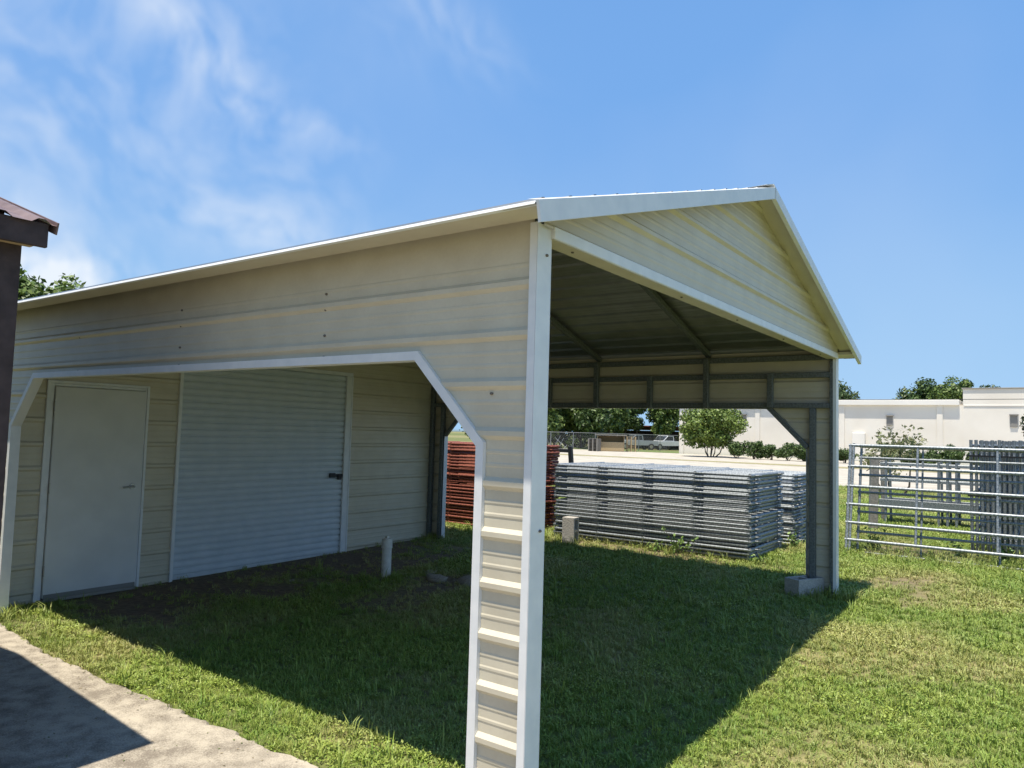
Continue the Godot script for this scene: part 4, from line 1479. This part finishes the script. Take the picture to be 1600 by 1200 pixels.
	# overhead cable between two poles
	o = thing("utility_pole", "wooden utility pole carrying the cable past the cream building", "pole", at(45, 0, 34), "utility poles of the overhead cable")
	mb = Mb.new()
	mb.tube(Vector3(0, -0.3, 0), Vector3(0, 6.5, 0), 0.16, 0.11, 10)
	part("shaft", mb.mesh(), M.grey_wood, o)
	mb = Mb.new()
	mb.bx(-0.9, 0.9, 4.49, 4.62, -0.26, -0.14, 0.01)
	part("crossarm", mb.mesh(), M.grey_wood, o)
	copy_of(o, at(45, 0, -46), "wooden utility pole at the cable's end hidden by the carport")
	mb = Mb.new()
	var pts := []
	for i in 17:
		var t := i / 16.0
		pts.append(Vector3(45, 4.47 - 1.2 * t * (1 - t), lerpf(-46, 34, t)))
	mb.path(pts, 0.018, 0.018, 5)
	o = part(numbered("overhead_cable"), mb.mesh(), M.dark, self)
	tag(o, "thin black cable strung in front of the cream building's roofline", "cable")


func pallet_mesh(n: int) -> Mesh:
	var mb := Mb.new()
	for i in n:
		var y := i * 0.14
		for k in 5:
			mb.bx(-0.6 + k * 0.255, -0.6 + k * 0.255 + 0.16, y + 0.115, y + 0.138, -0.5, 0.5)
		for z in [-0.48, -0.05, 0.38]:
			mb.bx(-0.6, 0.58, y, y + 0.1149, z, z + 0.10)
	return mb.mesh()


func make_truck(called: String, label: String, tr: Transform3D, paint: Material) -> void:
	var t := thing(called, label, "truck", tr, "")
	# side outline (x forward), swept across the width with a little tumblehome
	var low := [Vector2(-2.7, 0.55), Vector2(-2.7, 1.10), Vector2(0.95, 1.10), Vector2(2.35, 1.02), Vector2(2.6, 0.85), Vector2(2.62, 0.5)]
	var mb := Mb.new()
	for i in low.size():
		var a: Vector2 = low[i]
		var b: Vector2 = low[(i + 1) % low.size()]
		mb._face([Vector3(a.x, a.y, -0.95), Vector3(b.x, b.y, -0.95), Vector3(b.x, b.y, 0.95), Vector3(a.x, a.y, 0.95)], Vector3((a.x + b.x) / 2, (a.y + b.y) / 2 - 0.8, 0))
	for s in [-1.0, 1.0]:
		for i in range(1, low.size() - 1):
			mb._face([Vector3(low[0].x, low[0].y, s * 0.95), Vector3(low[i].x, low[i].y, s * 0.95), Vector3(low[i + 1].x, low[i + 1].y, s * 0.95)], Vector3(0, 0, s))
	part("body", mb.mesh(), paint, t)
	mb = Mb.new()
	var cab := [Vector2(-0.75, 1.10), Vector2(-0.65, 1.72), Vector2(0.25, 1.76), Vector2(1.05, 1.10)]
	for i in 3:
		var a: Vector2 = cab[i]
		var b: Vector2 = cab[i + 1]
		mb._face([Vector3(a.x, a.y, -0.86), Vector3(b.x, b.y, -0.86), Vector3(b.x, b.y, 0.86), Vector3(a.x, a.y, 0.86)], Vector3((a.x + b.x) / 2 - 0.1, (a.y + b.y) / 2 - 1.3, 0))
	for s in [-1.0, 1.0]:
		mb._face([Vector3(cab[0].x, cab[0].y, s * 0.86), Vector3(cab[1].x, cab[1].y, s * 0.86), Vector3(cab[2].x, cab[2].y, s * 0.86), Vector3(cab[3].x, cab[3].y, s * 0.86)], Vector3(0, 0, s))
	part("cab", mb.mesh(), paint, t)
	mb = Mb.new()
	mb._face([Vector3(0.33, 1.71, -0.78), Vector3(1.0, 1.155, -0.80), Vector3(1.0, 1.155, 0.80), Vector3(0.33, 1.71, 0.78)], Vector3(1, 0.5, 0))
	for i in mb.v.size():
		mb.v[i] += Vector3(0.02, 0.012, 0)
	part("windscreen", mb.mesh(), M.glass, t)
	for s in [-1.0, 1.0]:
		mb = Mb.new()
		mb._face([Vector3(-0.62, 1.16, s * 0.865), Vector3(-0.55, 1.66, s * 0.865), Vector3(0.22, 1.69, s * 0.865), Vector3(0.86, 1.16, s * 0.865)], Vector3(0, 0, s))
		part("side_window", mb.mesh(), M.glass, t)
		for x in [-1.75, 1.65]:
			mb = Mb.new()
			mb.tube(Vector3(x, 0.38, s * 0.72), Vector3(x, 0.38, s * 0.97), 0.39, 0.39, 16)
			var w := part("wheel", mb.mesh(), M.rubber, t)
			mb = Mb.new()
			mb.tube(Vector3(x, 0.38, s * 0.965), Vector3(x, 0.38, s * 0.985), 0.22, 0.20, 12)
			part("rim", mb.mesh(), M.steel, w)
		mb = Mb.new()
		mb.bx(2.56, 2.635, 0.70, 0.84, s * 0.85, s * 0.55, 0.01)
		part("headlight", mb.mesh(), M.steel, t)
	mb = Mb.new()
	mb.bx(2.55, 2.70, 0.42, 0.60, -0.94, 0.94, 0.03)
	part("bumper", mb.mesh(), M.steel, t)


# ------------------------------------------------------------------ main
func _ready() -> void:
	rng.seed = 4242
	# camera
	var cam := Camera3D.new()
	cam.name = "camera"
	cam.fov = 55.05
	cam.near = 0.05
	cam.far = 2000.0
	cam.transform = Transform3D(Basis(Vector3.UP, -0.9419) * Basis(Vector3.RIGHT, 0.0653) * Basis(Vector3.BACK, 0.0282), Vector3(-2.7059, 1.6541, 1.835))
	add_child(cam)
	cam.current = true
	# sky and exposure
	var env := Environment.new()
	env.background_mode = Environment.BG_SKY
	env.sky = make_sky()
	env.background_energy_multiplier = 1.0
	env.tonemap_mode = Environment.TONE_MAPPER_LINEAR
	env.tonemap_exposure = 1.4
	env.sdfgi_enabled = true
	env.ssao_enabled = true
	env.ssil_enabled = true
	var we := WorldEnvironment.new()
	we.name = "world"
	we.environment = env
	add_child(we)
	# sun
	var sun := DirectionalLight3D.new()
	sun.name = "sun"
	sun.light_energy = 1.6
	sun.light_color = Color(1.0, 0.965, 0.90)
	sun.light_angular_distance = 0.53
	sun.shadow_enabled = true
	sun.look_at_from_position(Vector3.ZERO, Vector3(0.235, -1.0, 0.008), Vector3.RIGHT)
	add_child(sun)
	# structure
	dirt_noise = noise(0.07, 4, 9)
	dry_noise = noise(0.045, 4, 21)
	make_materials()
	make_ground()
	strip("road", 19.5, 46.0, 0.0, 0.012, M.road, "pale dusty road beyond the panels", "road")
	strip("verge", 46.0, 48.6, 0.0, 0.016, M.verge, "strip of dry grass along the far side of the road", "verge")
	strip("parking_lot", 48.6, 66.5, 0.0, 0.012, M.road, "pale concrete lot before the cream building", "lot", 0.1)
	strip("far_lawn", 67.0, 76.0, 0.0, 0.016, M.far_grass, "green grass strip before the parked trucks", "grass strip", 0.3, -80.0, -28.6)
	print("ground done ", Time.get_ticks_msec())
	make_carport()
	make_shed()
	make_far()
	print("buildings done ", Time.get_ticks_msec())
	# things
	make_panels()
	make_small()
	make_litter()
	make_plants()
	print("things done ", Time.get_ticks_msec())
	make_grass()
	print("all done ", Time.get_ticks_msec())
